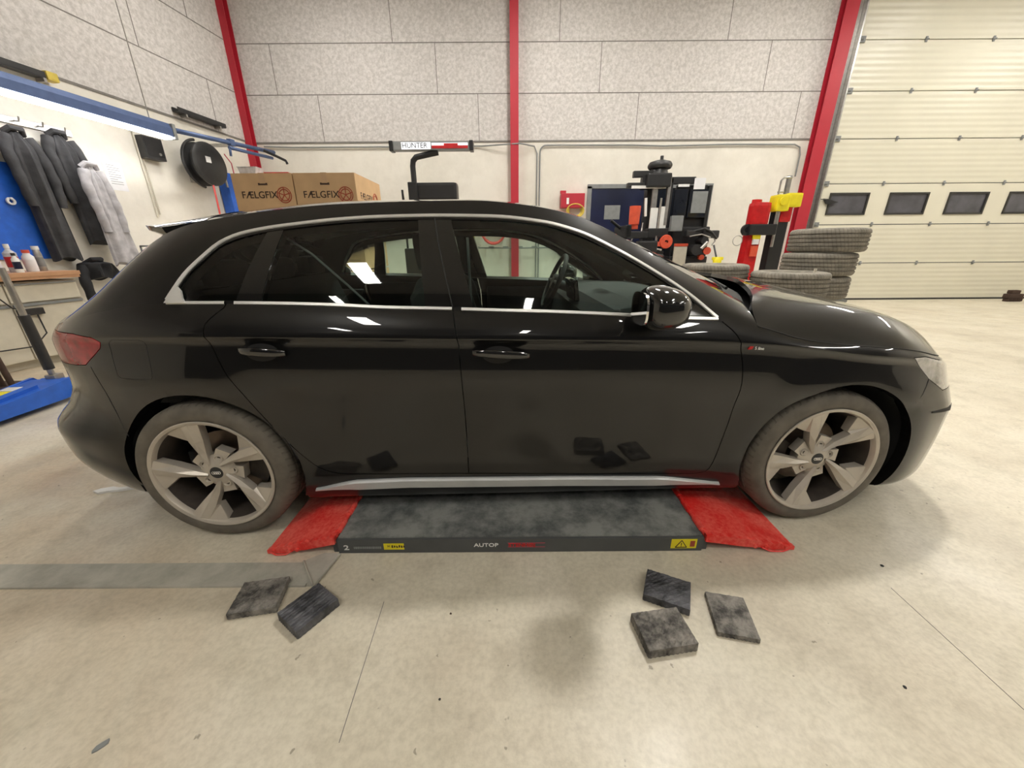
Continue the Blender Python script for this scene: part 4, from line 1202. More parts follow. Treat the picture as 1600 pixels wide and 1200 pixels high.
pad('rubber_pad', -.728, .975, .125, .150, .034, -34, 'rubberblk', 'black ribbed rubber pad lying askew below the steel corner plate', 2, 'y')
pad('rubber_pad', .572, 1.040, .155, .125, .030, -25, 'rubberblk', 'black rubber pad behind the square grey pad, nearest the platform front', 3, 'xy')
pad('rubber_pad', .497, .884, .165, .130, .034, 8, 'rubber', 'thick squarish grey rubber pad with notched edge, in front of the black pad', 4, 'xy')
pad('rubber_pad', .757, .944, .128, .158, .018, -12, 'rubber', 'thin flat grey rubber pad lying alone at right', 5, 'x')
# scraps and chips on the floor
def chip(x, y, r, mat, label, grp=None, sx=1.0, rz=0):
    mb = MB(); random.seed(int(x * 1000) + 5); n = 9
    ring = [(sx * r * random.uniform(.7, 1.1) * math.cos(2 * PI * k / n), r * random.uniform(.7, 1.1) * math.sin(2 * PI * k / n)) for k in range(n)]
    mb.prism(ring, 0, r * .35, axis='z'); o = mb.build('floor_chip', mat); o.location = (x, y, 0.0); o.rotation_euler = (0, 0, rz)
    tag(o, label, 'debris', grp)
chip(-.215, .699, .0042, 'dark', 'dark chip on bare floor in the lower middle of the photo')
chip(-.224, .967, .0042, 'inkbrown', 'small brown chip on the floor in front of the lift name plate')
chip(1.493, 1.164, .007, 'dark', 'dark flat chip in the car shadow at right of the red ramp')
chip(1.147, .721, .005, 'dark', 'dark chip on the floor at lower right')
chip(-1.083, .598, .010, 'grey', 'grey smear-like flake on the floor at lower left', sx=1.9, rz=.9)
chip(-1.80, 1.175, .006, 'white', 'tiny white crumb on the edge of the steel channel strip')
mb = MB(); mb.prism([(-.11,.01), (-.06,.028), (-.02,.020), (.09,.036), (.10,.028), (.0,-.004), (-.05,-.012), (-.09,-.028), (-.13,-.012)], .0, .012, axis='z')
o = mb.build('plastic_scrap', 'white'); o.location = (-2.12, 1.70, 0); tag(o, 'small white torn plastic scrap on the floor behind the rear bumper', 'debris')
# saw cuts in the slab
for a, b_ in (((-.477,1.017), (-.462,.60)), ((1.43,1.06), (1.418,.50))):
    mb = MB(); d = Vector((b_[0] - a[0], b_[1] - a[1])); l = d.length; nn = Vector((-d.y, d.x)).normalized() * .0011
    mb.prism([(a[0] - nn.x, a[1] - nn.y), (b_[0] - nn.x, b_[1] - nn.y), (b_[0] + nn.x, b_[1] + nn.y), (a[0] + nn.x, a[1] + nn.y)], -.001, .0006, axis='z')
    o = mb.build('trim_%d' % (4 if a[0] < 0 else 5), 'joint'); o['kind'] = 'structure'; o['label'] = 'thin saw-cut line in the floor slab'

# ------------------------------------------------------------------ tyres at the back right
def loose_tyre(name, mat='tread_z', R_=.335, w_=.235, r0=.225):
    mb = MB(); mb.lathe([(r, a + w_ / 2) for r, a in tyre_profile(R_, w_, r0)][::-1] + [(r0 + .02, .03), (R_ - .03, .02 + .0), (R_ - .02, w_ / 2), (R_ - .03, w_ - .02), (r0 + .02, w_ - .03)], n=96, axis='z', closed=True)
    return mb.build(name, mat)
def rack(x, y, h, r, label):
    t = thing('tyre_trolley', label, 'trolley', (x, y, 0))
    mb = MB(); mb.box((0, 0, h - .02), (2 * r, 2 * r, .03), bev=.004); mb.build('tray', 'grey', t)
    for sx in (-1, 1):
        for sy in (-1, 1):
            mb = MB(); mb.box((sx * r * .9, sy * r * .9, (h - .035) / 2 + .03), (.035, .035, h - .095)); lg = mb.build('leg', 'grey', t)
            mb = MB(); mb.cyl((sx * r * .9, sy * r * .9 - .012, .034), (sx * r * .9, sy * r * .9 + .012, .034), .034, n=16); mb.build('castor', 'dark', lg)
T0 = loose_tyre('tyre_off_car')
def put(o, x, y, z, rz, label, first=[True]):
    if not first[0]: o = o.copy(); COL.objects.link(o)
    first[0] = False
    o.location = (x, y, z); o.rotation_euler = (0, 0, rz); tag(o, label, 'tyre', 'used tyres stacked by the overhead door')
    return o
ty = 4.30; tx = 3.36; tz = .675
put(T0, tx - .01, ty, tz, 0, 'bottom tyre of the tall stack by the overhead door')
put(T0, tx, ty, tz + .238, .5, 'middle tyre of the tall stack by the overhead door')
o = put(T0, tx + .045, ty, tz + .476, 1.1, 'top tyre of the tall stack by the overhead door'); o.scale = (1.03, 1.03, 1.0)
put(T0, 2.785, 3.88, .745, .2, 'tyre lying in front of the tall tyre stack, seen above the bonnet')
o = put(T0, 2.23, 4.28, .805, .2, 'tyre lying left of the others, its rim just above the bonnet')
rack(tx + .03, ty + .03, tz, .24, 'low grey steel trolley under the tall tyre stack'); rack(2.785, 3.86, .745, .22, 'low grey steel trolley under the front tyre'); rack(2.23, 4.28, .805, .25, 'low grey steel trolley under the leftmost loose tyre')
mb = MB(); mb.cyl((0, 0, 0), (0, 0, .035), .012, n=10); o = mb.build('valve_caps_lump', 'cream'); o.name = 'putty_lump'; o.location = (2.87, 3.67, .745 + .235); tag(o, 'small cream lump lying on the front tyre', 'debris')

# ------------------------------------------------------------------ cardboard boxes
def carton(x0, z0, y0, w_, h_, d_, label, side_text=False, front=True):
    t = thing('cardboard_box', label, 'box', (x0 + w_ / 2, y0 + d_ / 2, z0), 0, 'printed cardboard boxes stacked behind the car')
    mb = MB(); mb.box((0, 0, h_ / 2), (w_ - .006, d_ - .006, h_ - .004), bev=.006); bx = mb.build('carton', 'card', t)
    mb = MB(); mb.box((0, 0, h_), (.06, d_ * .99, .002)); mb.box((0, -d_ / 2 + .001, h_ - .05), (.06, .002, .10)); mb.build('tape', 'cardedge', t)
    if front:
        yf = -d_ / 2 - .0005 + .003
        text('lettering', 'FÆLGFIX', .095, 'inkbrown', bx, (-.25, yf - .001, h_ * .56), R90, sx=1.02, bold=.001)
        mb = MB(); cx_, cz_ = .21, h_ * .56
        for r in (.075, .055): mb.tube([(cx_ + r * math.cos(a), yf, cz_ + r * math.sin(a)) for a in np.linspace(0, 2 * PI, 33)[:-1]], .005, n=6, closed=True)
        for k in range(5): a = 2 * PI * k / 5 + .3; mb.tube([(cx_, yf, cz_), (cx_ + .075 * math.cos(a), yf, cz_ + .075 * math.sin(a))], .005, n=6)
        mb.build('wheel_logo', 'inkred', bx)
        mb = MB(); mb.box((.0, yf, h_ * .78), (.10, .002, .022), bev=.0008); mb.build('grip_hole', 'inkbrown', bx)
        mb = MB(); mb.box((.02, yf, h_ * .20), (.50, .0015, .004)); mb.build('printed_line', 'inkbrown', bx)
    if side_text:
        xf = w_ / 2 - .002
        text('lettering', 'FÆLGFIX', .095, 'inkbrown', bx, (xf, -.30, h_ * .56), (PI / 2, 0, PI / 2), sx=1.02, bold=.001)
        mb = MB(); cy_, cz_ = .18, h_ * .56
        for r in (.075, .055): mb.tube([(xf, cy_ + r * math.cos(a), cz_ + r * math.sin(a)) for a in np.linspace(0, 2 * PI, 33)[:-1]], .005, n=6, closed=True)
        mb.build('wheel_logo', 'inkred', bx)
for lv, z in enumerate((0, .50, 1.0, 1.5)):
    for col_, (x0, w_) in enumerate(((-2.985, .655), (-2.325, .665))):
        nm = ['lowest', 'second', 'third', 'topmost'][lv]
        carton(x0, z, 4.5, w_, .485, .82, '%s printed cardboard box of the %s pile behind the car' % (nm, ['left', 'right'][col_]), side_text=col_ == 1, front=lv >= 2)
mb = MB(); mb.prism([(-.20,0), (.24,0), (.18,.055), (-.15,.055)], -.15, .15); o = mb.build('red_tray', 'red'); o.location = (-2.70, 4.95, 1.987); tag(o, 'flat glossy red tray lying on the left cardboard box', 'tray')
mb = MB(); mb.prism([(-.08, 0), (.08, 0), (.10, .07), (-.10, .07)], -.07, .07); mb.box((0, 0, .074), (.21, .15, .008), bev=.003)
o = mb.build('plastic_tub', 'clearpl'); o.location = (-2.86, 4.68, 1.987); tag(o, 'small clear plastic tub on the left cardboard box', 'tub')

# ------------------------------------------------------------------ wheel alignment machine
t = thing('alignment_machine', 'wheel alignment machine with lit name bar on a bent black arm', 'machine', (-1.36, 7.5, 0))
mb = MB(); mb.box((0, 0, 2.875), (1.32, .14, .13), bev=.01); bar = mb.build('name_bar', 'grey', t)
for sx in (-1, 1):
    mb = MB(); mb.box((sx * .69, 0, 2.875), (.065, .17, .155), bev=.012); mb.build('end_cap', 'black', bar)
mb = MB(); mb.box((-.26, -.072, 2.875), (.50, .006, .105)); mb.box((.32, -.072, 2.895), (.62, .006, .04)); mb.build('lit_face', emat('lit_sign', (.95, .95, 1), .55), bar)
text('lettering', 'HUNTER', .115, 'deckside', bar, (-.50, -.080, 2.875), R90, sx=.97, bold=.001)
mb = MB(); mb.box((.32, -.072, 2.855), (.62, .006, .045)); mb.box((.34, -.076, 2.87), (.24, .006, .075)); mb.build('red_stripe', 'red', bar)
mb = MB(); mb.tube([(-.36, 0, 1.2), (-.36, 0, 2.58), (-.345, 0, 2.66), (-.29, 0, 2.715), (-.20, 0, 2.735), (.10, 0, 2.79)], .048, n=14); mb.build('arm', 'black', t)
mb = MB(); mb.box((-.02, .02, 2.16), (.86, .30, .30), bev=.05); mb.box((-.36, 0, 2.15), (.16, .36, .32), bev=.02); mb.build('camera_unit', 'black', t)
mb = MB(); mb.box((-.20, 0, .62), (.75, .6, 1.2), bev=.03); mb.build('cabinet', 'black', t)
mb = MB(); mb.box((0, -.02, 1.62), (.62, .06, .42), bev=.015); mb.cyl((-.15, 0, 1.2), (-.15, 0, 1.5), .03); mb.build('monitor', 'black', t)
mb = MB(); mb.tube([(-2.05, 7.9, 2.26), (-2.03, 7.9, 2.04), (-1.83, 7.9, 2.02), (-1.62, 7.9, 2.03)], .016, n=8); mb.cyl((-2.05, 7.9, 0), (-2.05, 7.9, 2.26), .02); tag(mb.build('rail_stand', 'black'), 'thin black rail frame right of the cardboard boxes', 'rail')

# red hose coiled on the back wall (seen through the car)
mb = MB(); P_ = []
for k in range(90):
    a = 2 * PI * k / 22; P_.append((-.38 + (.26 + .010 * (k % 22) / 22) * math.cos(a), 8.86 - .0022 * k, 1.62 + (.30 + .008 * (k // 22)) * math.sin(a)))
mb.tube(P_, .022, n=8); mb.cyl((-.38, 8.985, 1.80), (-.38, 8.62, 1.80), .035, n=12)
tag(mb.build('air_hose', 'hosered'), 'red air hose coiled on a hook on the back wall, seen through the car', 'hose')
mb = MB(); mb.tube([(-1.6, 8.87, 1.25), (-.8, 8.87, 1.22), (.2, 8.87, 1.21), (1.4, 8.87, 1.22)], .016, n=8)
for k in range(9): mb.box((-1.4 + .32 * k, 8.88, 1.225), (.12, .05, .05))
tag(mb.build('tool_rail', 'grey'), 'low grey tool rail along the back wall, seen through the car', 'rail')

# ------------------------------------------------------------------ tyre changer
t = thing('tyre_changer', 'black tyre changer with grey vertical arms and round pressure drum on top', 'machine', (2.55, 7.4, 0))
def P(name, mat, par, fn): mb = MB(); fn(mb); return mb.build(name, mat, par)
P('cabinet', 'black', t, lambda m: (m.box((-.05, 0, .42), (.85, .75, .84), bev=.03), m.prism([(-.45,.84), (.36,.84), (.30,1.0), (-.38,1.0)], -.30, .30)))
P('turntable', 'dark2', t, lambda m: (m.lathe([(0, 1.02), (.28, 1.02), (.30, 1.05), (.28, 1.09), (.10, 1.10), (0, 1.10)], n=32), m.box((0, -.1, 1.12), (.5, .08, .05)), m.box((0, -.1, 1.12), (.08, .5, .05))))
col_ = P('column', 'black', t, lambda m: (m.box((.05, .30, 1.55), (.20, .20, 1.5), bev=.015), m.box((.02, .05, 2.30), (.42, .42, .22), bev=.03), m.cyl((.06, .05, 2.38), (.06, .05, 2.50), .17, .14, n=28)))
P('pressure_drum', 'dark2', t, lambda m: (m.lathe([(0, 2.50), (.185, 2.50), (.205, 2.53), (.205, 2.56), (.18, 2.60), (.10, 2.625), (0, 2.63)], n=36, c=(.07, .05, 0)), m.cyl((.09, .05, 2.62), (.09, .05, 2.70), .028, n=10)))
P('top_arm', 'black', t, lambda m: (m.box((-.22, .0, 2.41), (.36, .10, .10), bev=.012), m.box((-.30, .0, 2.24), (.38, .12, .07), bev=.01), m.box((-.14, 0, 2.33), (.2, .1, .1))))
P('slide_rail', 'white', t, lambda m: m.box((-.13, -.08, 2.20), (.60, .03, .045)))
P('lift_arm', 'steel', t, lambda m: (m.box((.235, -.05, 1.98), (.055, .06, .80), bev=.006), m.box((.01, -.02, 1.98), (.09, .05, .42), bev=.006)))
P('lift_arm', 'white', t, lambda m: (m.box((-.14, -.06, 1.88), (.04, .04, .30), ry=-.08, bev=.006), m.box((.02, -.06, 1.70), (.13, .03, .34), bev=.004), m.box((.19, -.06, 1.70), (.13, .03, .38), bev=.004)))
P('lift_arm', 'steel', t, lambda m: (m.cyl((.10, -.12, 1.30), (.10, -.12, 2.02), .018, n=10), m.cyl((.06, -.16, 1.05), (.08, -.14, 1.4), .014, n=10)))
P('guide_roller', 'orange', t, lambda m: (m.cyl((-.32, -.05, 1.60), (-.32, -.05, 1.90), .09, .10, n=20), m.cyl((-.30, -.05, 1.52), (-.30, -.05, 1.60), .06, n=14)))
P('guide_roller', 'orange', t, lambda m: (m.lathe([(.03, .0), (.11, .0), (.12, .03), (.11, .06), (.03, .06)], n=24, axis='y', c=(.24, -.24, 1.30)), m.box((.17, -.20, 1.26), (.18, .05, .08), bev=.01)))
P('control_box', 'black', t, lambda m: (m.box((-.30, -.1, 1.42), (.40, .26, .12), bev=.02), m.box((-.1, -.2, 1.22), (.34, .20, .20), bev=.03), m.box((.10, -.05, 1.45), (.36, .2, .16), bev=.02)))
P('lever', 'steel', t, lambda m: (m.tube([(-.42, -.2, 1.20), (-.36, -.2, 1.38), (-.22, -.2, 1.44), (-.2, -.18, 1.62)], .012, n=8), m.tube([(.0, -.25, 1.05), (.08, -.25, 1.18), (.16, -.25, 1.16)], .02, n=8)))
# ------------------------------------------------------------------ wheel balancer
t = thing('wheel_balancer', 'black wheel balancing machine with monitor and white base panel', 'machine', (3.63, 8.15, 0))
t.scale = (1.09, 1.0, 1.03)
P('cabinet', 'black', t, lambda m: (m.box((-.02, .12, .50), (.72, .5, 1.0), bev=.04), m.box((.05, .22, 1.25), (.70, .28, .6), bev=.03)))
P('hood_frame', 'black', t, lambda m: (m.box((-.25, .1, 2.36), (.48, .12, .12), bev=.015), m.box((-.44, .1, 1.85), (.07, .12, 1.1), bev=.01), m.box((.28, .1, 1.80), (.06, .1, .95), bev=.01), m.box((-.02, .16, 1.86), (.56, .06, .86), bev=.01)))
P('monitor', 'darkglass', t, lambda m: (m.box((.08, .06, 1.96), (.34, .05, .50), bev=.012), m.box((-.24, .06, 1.96), (.24, .05, .5), bev=.012)))
P('monitor_face', 'grey', t, lambda m: m.box((.10, .03, 1.98), (.27, .01, .38), bev=.004))
P('paper_sheet', 'paper', t, lambda m: m.box((.06, .03, 2.30), (.20, .004, .19)))
P('label_strip', 'white', t, lambda m: m.box((-.22, .03, 2.27), (.20, .004, .045)))
P('base_panel', 'cream', t, lambda m: (m.box((-.20, -.16, .62), (.24, .03, 1.12), bev=.008),))
P('red_stripe', 'orange', t, lambda m: m.box((-.20, -.165, 1.21), (.25, .03, .05), bev=.006))
P('side_panel', 'grey', t, lambda m: m.box((-.30, -.05, 1.60), (.22, .10, .28), bev=.02))
P('spindle_head', 'dark2', t, lambda m: (m.cyl((.05, -.3, 1.12), (.05, .1, 1.12), .10, n=20), m.cyl((.18, -.28, 1.28), (.18, 0, 1.28), .07, n=16), m.box((.30, -.12, 1.40), (.30, .2, .14), bev=.03), m.box((-.02, -.14, 1.42), (.26, .16, .12), bev=.03), m.tube([(.0, -.2, 1.46), (.15, -.25, 1.50), (.3, -.22, 1.44), (.42, -.2, 1.32)], .022, n=8)))
P('handle_bar', 'steel', t, lambda m: (m.tube([(-.1, -.25, 1.36), (.10, -.28, 1.40), (.28, -.25, 1.34)], .014, n=8), m.cyl((.12, -.3, 1.14), (.22, -.3, 1.26), .03, n=12), m.tube([(.36, -.15, 1.40), (.42, -.16, 1.28), (.36, -.18, 1.20)], .012, n=8)))
P('clamp_cone', 'orange', t, lambda m: (m.cyl((.26, -.25, 1.10), (.26, -.12, 1.10), .07, .04, n=16), m.cyl((.20, -.2, .98), (.20, -.1, .98), .05, n=14)))
mb = MB(); mb.cyl((3.62, 7.1, 1.24), (4.10, 7.1, .0), .016, n=8); tag(mb.build('pry_bar', 'black'), 'black bar leaning diagonally against the wheel balancer', 'bar')
mb = MB(); mb.lathe([(0, 0), (.06, 0), (.065, .10), (.05, .13), (.04, .15), (0, .15)], n=16); mb.box((0, 0, .13), (.17, .05, .05), bev=.01); o = mb.build('yellow_bottle', 'yellow'); o.location = (3.36, 6.4, .90); tag(o, 'small yellow bottle beside the wheel balancer', 'bottle')
mb = MB(); mb.box((0, 0, .44), (.5, .4, .88), bev=.01); o = mb.build('side_cabinet', 'cream'); o.location = (3.42, 6.4, .01); tag(o, 'low cream cabinet in front of the wheel balancer', 'cabinet')

# red wall box with yellow hose
t = thing('wall_box', 'red wall box with a yellow hose, left of the dark door', 'box', (1.32, YB, 2.15))
P('box', 'column', t, lambda m: (m.box((0, -.13, 0), (.50, .22, .28), bev=.015), m.box((-.2, -.12, .17), (.12, .1, .06), bev=.01)))
P('label', 'white', t, lambda m: m.box((-.11, -.245, -.01), (.05, .004, .12), bev=.001))
P('hose', 'hoseyel', t, lambda m: [m.tube([(.06 + (.13 + .018 * k) * math.cos(a), -.18 - .02 * k, -.20 + (.10 + .012 * k) * math.sin(a)) for a in np.linspace(0, 2 * PI, 25)[:-1]], .012, n=8, closed=True) for k in range(4)])

# red pneumatic spring compressor with yellow head
t = thing('spring_compressor', 'red and black stand with yellow clamp head, beside the right column', 'machine', (4.12, 6.5, 0))
P('column', 'black', t, lambda m: (m.box((.18, .02, .96), (.22, .16, 1.7), bev=.02), m.box((.15, .05, .04), (.6, .5, .08), bev=.01)))
P('main_body', 'red', t, lambda m: (m.box((-.19, -.02, 1.68), (.26, .20, .36), bev=.05), m.cyl((-.26, 0, 1.50), (-.24, 0, 1.90), .07, n=16), m.box((.20, -.05, 1.72), (.18, .1, .3), bev=.03)))
P('foot_column', 'red', t, lambda m: (m.prism([(-.34,.55), (-.12,.55), (-.12,1.42), (-.30,1.42)], -.08, .10), m.prism([(-.42,.08), (-.06,.08), (-.10,.60), (-.34,.60)], -.10, .12)))
P('clamp_head', 'yellow', t, lambda m: (m.box((.08, -.06, 1.84), (.20, .22, .24), bev=.03), m.box((.26, -.06, 1.88), (.22, .18, .20), bev=.03), m.cyl((.06, -.2, 1.86), (.06, .05, 1.86), .06, n=14)))
P('black_collar', 'black', t, lambda m: (m.box((-.14, -.04, 1.46), (.42, .22, .16), bev=.02), m.lathe([(.045, 0), (.085, 0), (.085, .05), (.045, .05)], n=20, axis='y', c=(-.36, -.1, 1.46), closed=True)))
P('rod', 'steel', t, lambda m: (m.cyl((.06, -.12, 1.2), (.06, -.12, 1.78), .022, n=12), m.cyl((.03, -.12, 1.45), (.03, -.12, 1.75), .014, n=10)))
P('top_hook', 'steel', t, lambda m: (m.tube([(.04, -.05, 1.95), (.04, -.05, 2.16), (.08, -.05, 2.20), (.20, -.05, 2.20)], .014, n=8), m.box((.17, -.03, 2.09), (.06, .05, .28), bev=.01), m.tube([(.02, -.05, 2.0), (.12, -.05, 2.0)], .01, n=6)))
P('warning_label', 'yellow', t, lambda m: (m.box((-.20, -.105, 1.37), (.12, .03, .10), bev=.004),))
P('paper_label', 'paper', t, lambda m: (m.box((-.20, -.105, 1.28), (.10, .03, .08), bev=.004),))
P('orange_label', 'orange', t, lambda m: (m.box((-.20, -.105, 1.14), (.11, .03, .16), bev=.004),))
P('cable_loop', 'steel', t, lambda m: m.tube([(-.50 + .075 * math.cos(a), -.12, 1.30 + .075 * math.sin(a)) for a in np.linspace(0, 2 * PI, 25)[:-1]], .006, n=6, closed=True))

# dark brush head leaning at the far right
mb = MB(); mb.box((0, 0, .12), (.34, .12, .10), bev=.02); mb.box((.04, 0, .05), (.30, .10, .09), bev=.01); mb.box((-.02, 0, .21), (.2, .1, .08), bev=.02)
for k in range(7): mb.box((-.14 + .045 * k, -.01, .03), (.03, .10, .06))
o = mb.build('brush_head', 'inkbrown'); o.location = (11.30, 8.55, .0); tag(o, 'dark brown brush on the floor by the overhead door at the photo edge', 'brush')
# ------------------------------------------------------------------ left wall furnishings (local x = out from wall, y = towards back)
def lw(y, off=0., z=0.):
    """world point on the left wall at world depth y, off metres out"""
    n = Vector((math.cos(RZL), math.sin(RZL), 0))
    return Vector((xl(y), y, z)) + n * off
def lthing(name, label, cat, y, off=0., z=0., group=None):
    return thing(name, label, cat, tuple(lw(y, off, z)), RZL, group)
# workbench
t = lthing('workbench', 'workbench with beech top and pale grey drawers along the left wall', 'workbench', 3.40, .03)
yl0, yl1 = -1.3, 1.34
P('worktop', 'wood', t, lambda m: (m.box((.375, (yl0 + yl1) / 2, .982), (.78, yl1 - yl0, .045), bev=.005), m.box((.385, (yl0 + yl1) / 2, .945), (.74, yl1 - yl0 - .02, .03))))
P('carcass', 'cream', t, lambda m: (m.box((.34, (yl0 + yl1) / 2, .50), (.66, yl1 - yl0 - .04, .82)), m.box((.30, (yl0 + yl1) / 2, .045), (.58, yl1 - yl0 - .1, .09))))
for k in range(4):
    y0 = yl1 - .03 - k * .63 - .31
    def dr(m, z=.80, h=.20, y0=y0): m.box((.682, y0, z), (.022, .615, h), bev=.004)
    d = P('drawer', 'cream', t, dr)
    P('drawer_handle', 'grey', d, lambda m, y0=y0: m.box((.700, y0, .885), (.018, .60, .016), bev=.004))
    d = P('cabinet_door', 'cream', t, lambda m, y0=y0: m.box((.682, y0, .375), (.022, .615, .56), bev=.004))
    P('door_rail', 'grey', d, lambda m, y0=y0: m.box((.698, y0, .672), (.018, .61, .028), bev=.004))
sk = P('socket_box', 'dark2', t, lambda m: m.box((.715, .80, .60), (.05, .20, .07), bev=.008))
mb = MB(); mb.tube([(.70, .10, .93), (.73, .45, .88), (.735, .60, .76), (.73, .66, .66), (.72, .76, .62)], .007, n=6); mb.tube([(.72, .84, .57), (.735, .84, .36), (.74, .70, .24), (.73, .30, .26), (.73, 0, .32)], .007, n=6); mb.build('cable', 'dark2', t)
# bottles and cans
def bottle(y, off, h, r, mat, capm, label, lab_m=None, neck=.5, grp='bottles and cans on the workbench'):
    b_ = lthing('bottle', label, 'bottle', y, off, 1.005, grp)
    P('bottle_body', mat, b_, lambda m: m.lathe([(0, 0), (r * .95, 0), (r, .008), (r, h * .68), (r * neck, h * .80), (r * neck * .9, h * .86), (0, h * .86)], n=20))
    P('cap', capm, b_, lambda m: m.lathe([(0, h * .855), (r * neck * 1.1, h * .855), (r * neck * 1.05, h), (0, h)], n=16))
    if lab_m: P('bottle_label', lab_m, b_, lambda m: m.lathe([(r + .001, h * .18), (r + .001, h * .55)], n=20))
bottle(4.10, .66, .26, .045, 'clearpl', 'white', 'clear bottle with white cap at the photo edge of the workbench', None)
bottle(4.20, .56, .25, .035, 'steel', 'yellow', 'spray can with yellow-green cap on the workbench', 'paper', .8)
bottle(4.30, .66, .20, .030, 'white', 'dark2', 'slim white bottle beside the red-labelled bottle', 'navy', .5)
bottle(4.36, .52, .29, .050, 'clearpl', 'white', 'tall bottle with red label on the workbench', 'red', .4)
bottle(4.47, .56, .23, .048, 'paper', 'orange', 'white bottle with pale label on the workbench', 'paper', .6)
bottle(4.60, .50, .27, .034, 'steel', 'white', 'slim grey can at the right end of the workbench', 'grey', .85)
# blue tool board
t = lthing('tool_board', 'bright blue tool board on the left wall above the workbench', 'tool board', 4.35, .0, 0)
P('board', 'blue', t, lambda m: m.box((.02, 0, 1.66), (.03, 1.36, 1.06), bev=.004))
for i, (y, z, mt) in enumerate(((.50, 1.80, 'paper'), (.30, 1.62, 'steel'), (.18, 1.98, 'steel'), (-.1, 1.5, 'steel'))):
    P('hook', mt, t, lambda m, y=y, z=z: (m.cyl((.03, y, z), (.09, y, z), .012, n=10), m.lathe([(.02, 0), (.04, 0), (.04, .02), (.02, .02)], n=16, axis='x', c=(.05, y, z - .03), closed=True)))
# hanging bag, white with red top
t = lthing('hanging_bag', 'white bag with red top hanging above the blue board', 'bag', 4.70, .10, 2.22)
P('bag_body', 'clearpl', t, lambda m: m.lathe([(0, 0), (.13, .01), (.18, .10), (.17, .24), (.10, .30), (0, .30)], n=18))
P('bag_top', 'pink', t, lambda m: (m.box((.0, .0, .34), (.16, .34, .09), bev=.03), m.tube([(-.05, -.15, .38), (-.06, -.08, .50), (-.06, .0, .42)], .012, n=6)))
# jackets
def coat(name, label, y, off, w0, w1, ztop, zbot, mat, seed, lean=.0, depth=.10):
    t = lthing(name, label, 'jacket', y, off, 0)
    random.seed(seed); ph = [random.uniform(0, 6.28) for _ in range(6)]
    mb = MB(); G_ = []; n = 56; mrows = 26
    for j in range(mrows + 1):
        v = j / mrows; z = ztop - (ztop - zbot) * v; row = []
        w = w0 + (w1 - w0) * v ** .7
        sh = min(1, .35 + v * 5)
        for i in range(n + 1):
            a = 2 * PI * i / n
            fold = 1 + .22 * math.sin(5 * a + ph[0] + v * 1.6) * min(1, v * 2 + .2) + .15 * math.sin(9 * a + ph[1] - v * 2)
            x = depth * sh * math.sin(a) * (fold if math.sin(a) > 0 else .5) * (1 if math.sin(a) > 0 else .45)
            yy = w / 2 * sh * math.cos(a) * (1 + .03 * math.sin(7 * a + ph[2] + 3 * v)) + lean * v
            row.append((x + depth * .6, yy, z + .03 * math.cos(a * 3 + ph[3]) * v ** 4))
        G_.append(row)
    mb.grid(G_); mb.add(G_[0][:n], [tuple(range(n))]); mb.add(G_[-1][:n], [tuple(range(n))])
    mb.build('torso', mat, t)
    for s_ in (-1, 1):
        mb = MB(); P_ = [(depth * .8, s_ * w0 * .42, ztop - .06), (depth * 1.1, s_ * w0 * .62, ztop - .25), (depth * 1.3, s_ * w0 * .66 + lean * .3, ztop - .55), (depth * 1.2, s_ * w0 * .60 + lean * .5, ztop - .80)]
        K = curve3(P_, 24); mb.tube([tuple(p) for p in K], .07, n=12, rr=[.058 - .0006 * i + .004 * math.sin(i * 1.1 + ph[4]) for i in range(24)]); mb.build('sleeve', mat, t)
    mb = MB(); mb.tube([(depth * .6, -.09, ztop - .03), (depth * 1.1, -.05, ztop + .02), (depth * 1.15, .05, ztop + .02), (depth * .6, .09, ztop - .03)], .03, n=8); mb.build('collar', mat, t)
coat('jacket', 'dark grey jacket hanging on the left wall next to the blue board', 5.08, .03, .24, .30, 2.53, 1.12, 'coatdark', 2, .05, .12)
coat('jacket', 'dark jacket with raised shoulders, middle of the hanging jackets', 5.50, .03, .26, .32, 2.60, 1.32, 'coatdark', 5, .10, .11)
coat('jacket', 'light grey coat hanging in front of the dark jackets', 5.58, .27, .18, .36, 2.26, 1.04, 'coatgrey', 9, .10, .07)
coat('jacket', 'black coat hanging lowest behind the light grey coat', 5.36, .04, .34, .40, 1.09, .86, 'coatblack', 12, .0, .16)
mb = MB(); mb.box((.015, 0, 2.66), (.025, .9, .08), bev=.004)
for k in range(4): mb.tube([(.03, -.33 + .22 * k, 2.66), (.09, -.33 + .22 * k, 2.65), (.11, -.33 + .22 * k, 2.70)], .008, n=6)
o = mb.build('coat_rack', 'steel'); o.location = lw(5.3); o.rotation_euler = (0, 0, RZL); tag(o, 'steel coat rack carrying the hanging jackets', 'coat rack')
# trolley frame behind the rear of the car
mb = MB()
for y in (-.35, .35):
    mb.tube([(.1, y, 0), (.1, y, 1.28)], .012, n=8); mb.tube([(.55, y, 0), (.55, y, 1.28)], .012, n=8); mb.tube([(.1, y, 1.28), (.55, y, 1.28)], .012, n=8)
for x in (.1, .55): mb.tube([(x, -.35, 1.28), (x, .35, 1.28)], .012, n=8); mb.tube([(x, -.35, .5), (x, .35, .5)], .012, n=8)
mb.tube([(.55, -.35, 1.28), (.55, -.1, 1.0)], .008, n=6); mb.tube([(.55, -.2, 1.28), (.55, 0, 1.0)], .008, n=6)
o = mb.build('trolley_frame', 'grey'); o.location = lw(6.30, .15); o.rotation_euler = (0, 0, RZL); tag(o, 'thin grey tubular trolley frame behind the rear of the car', 'trolley')
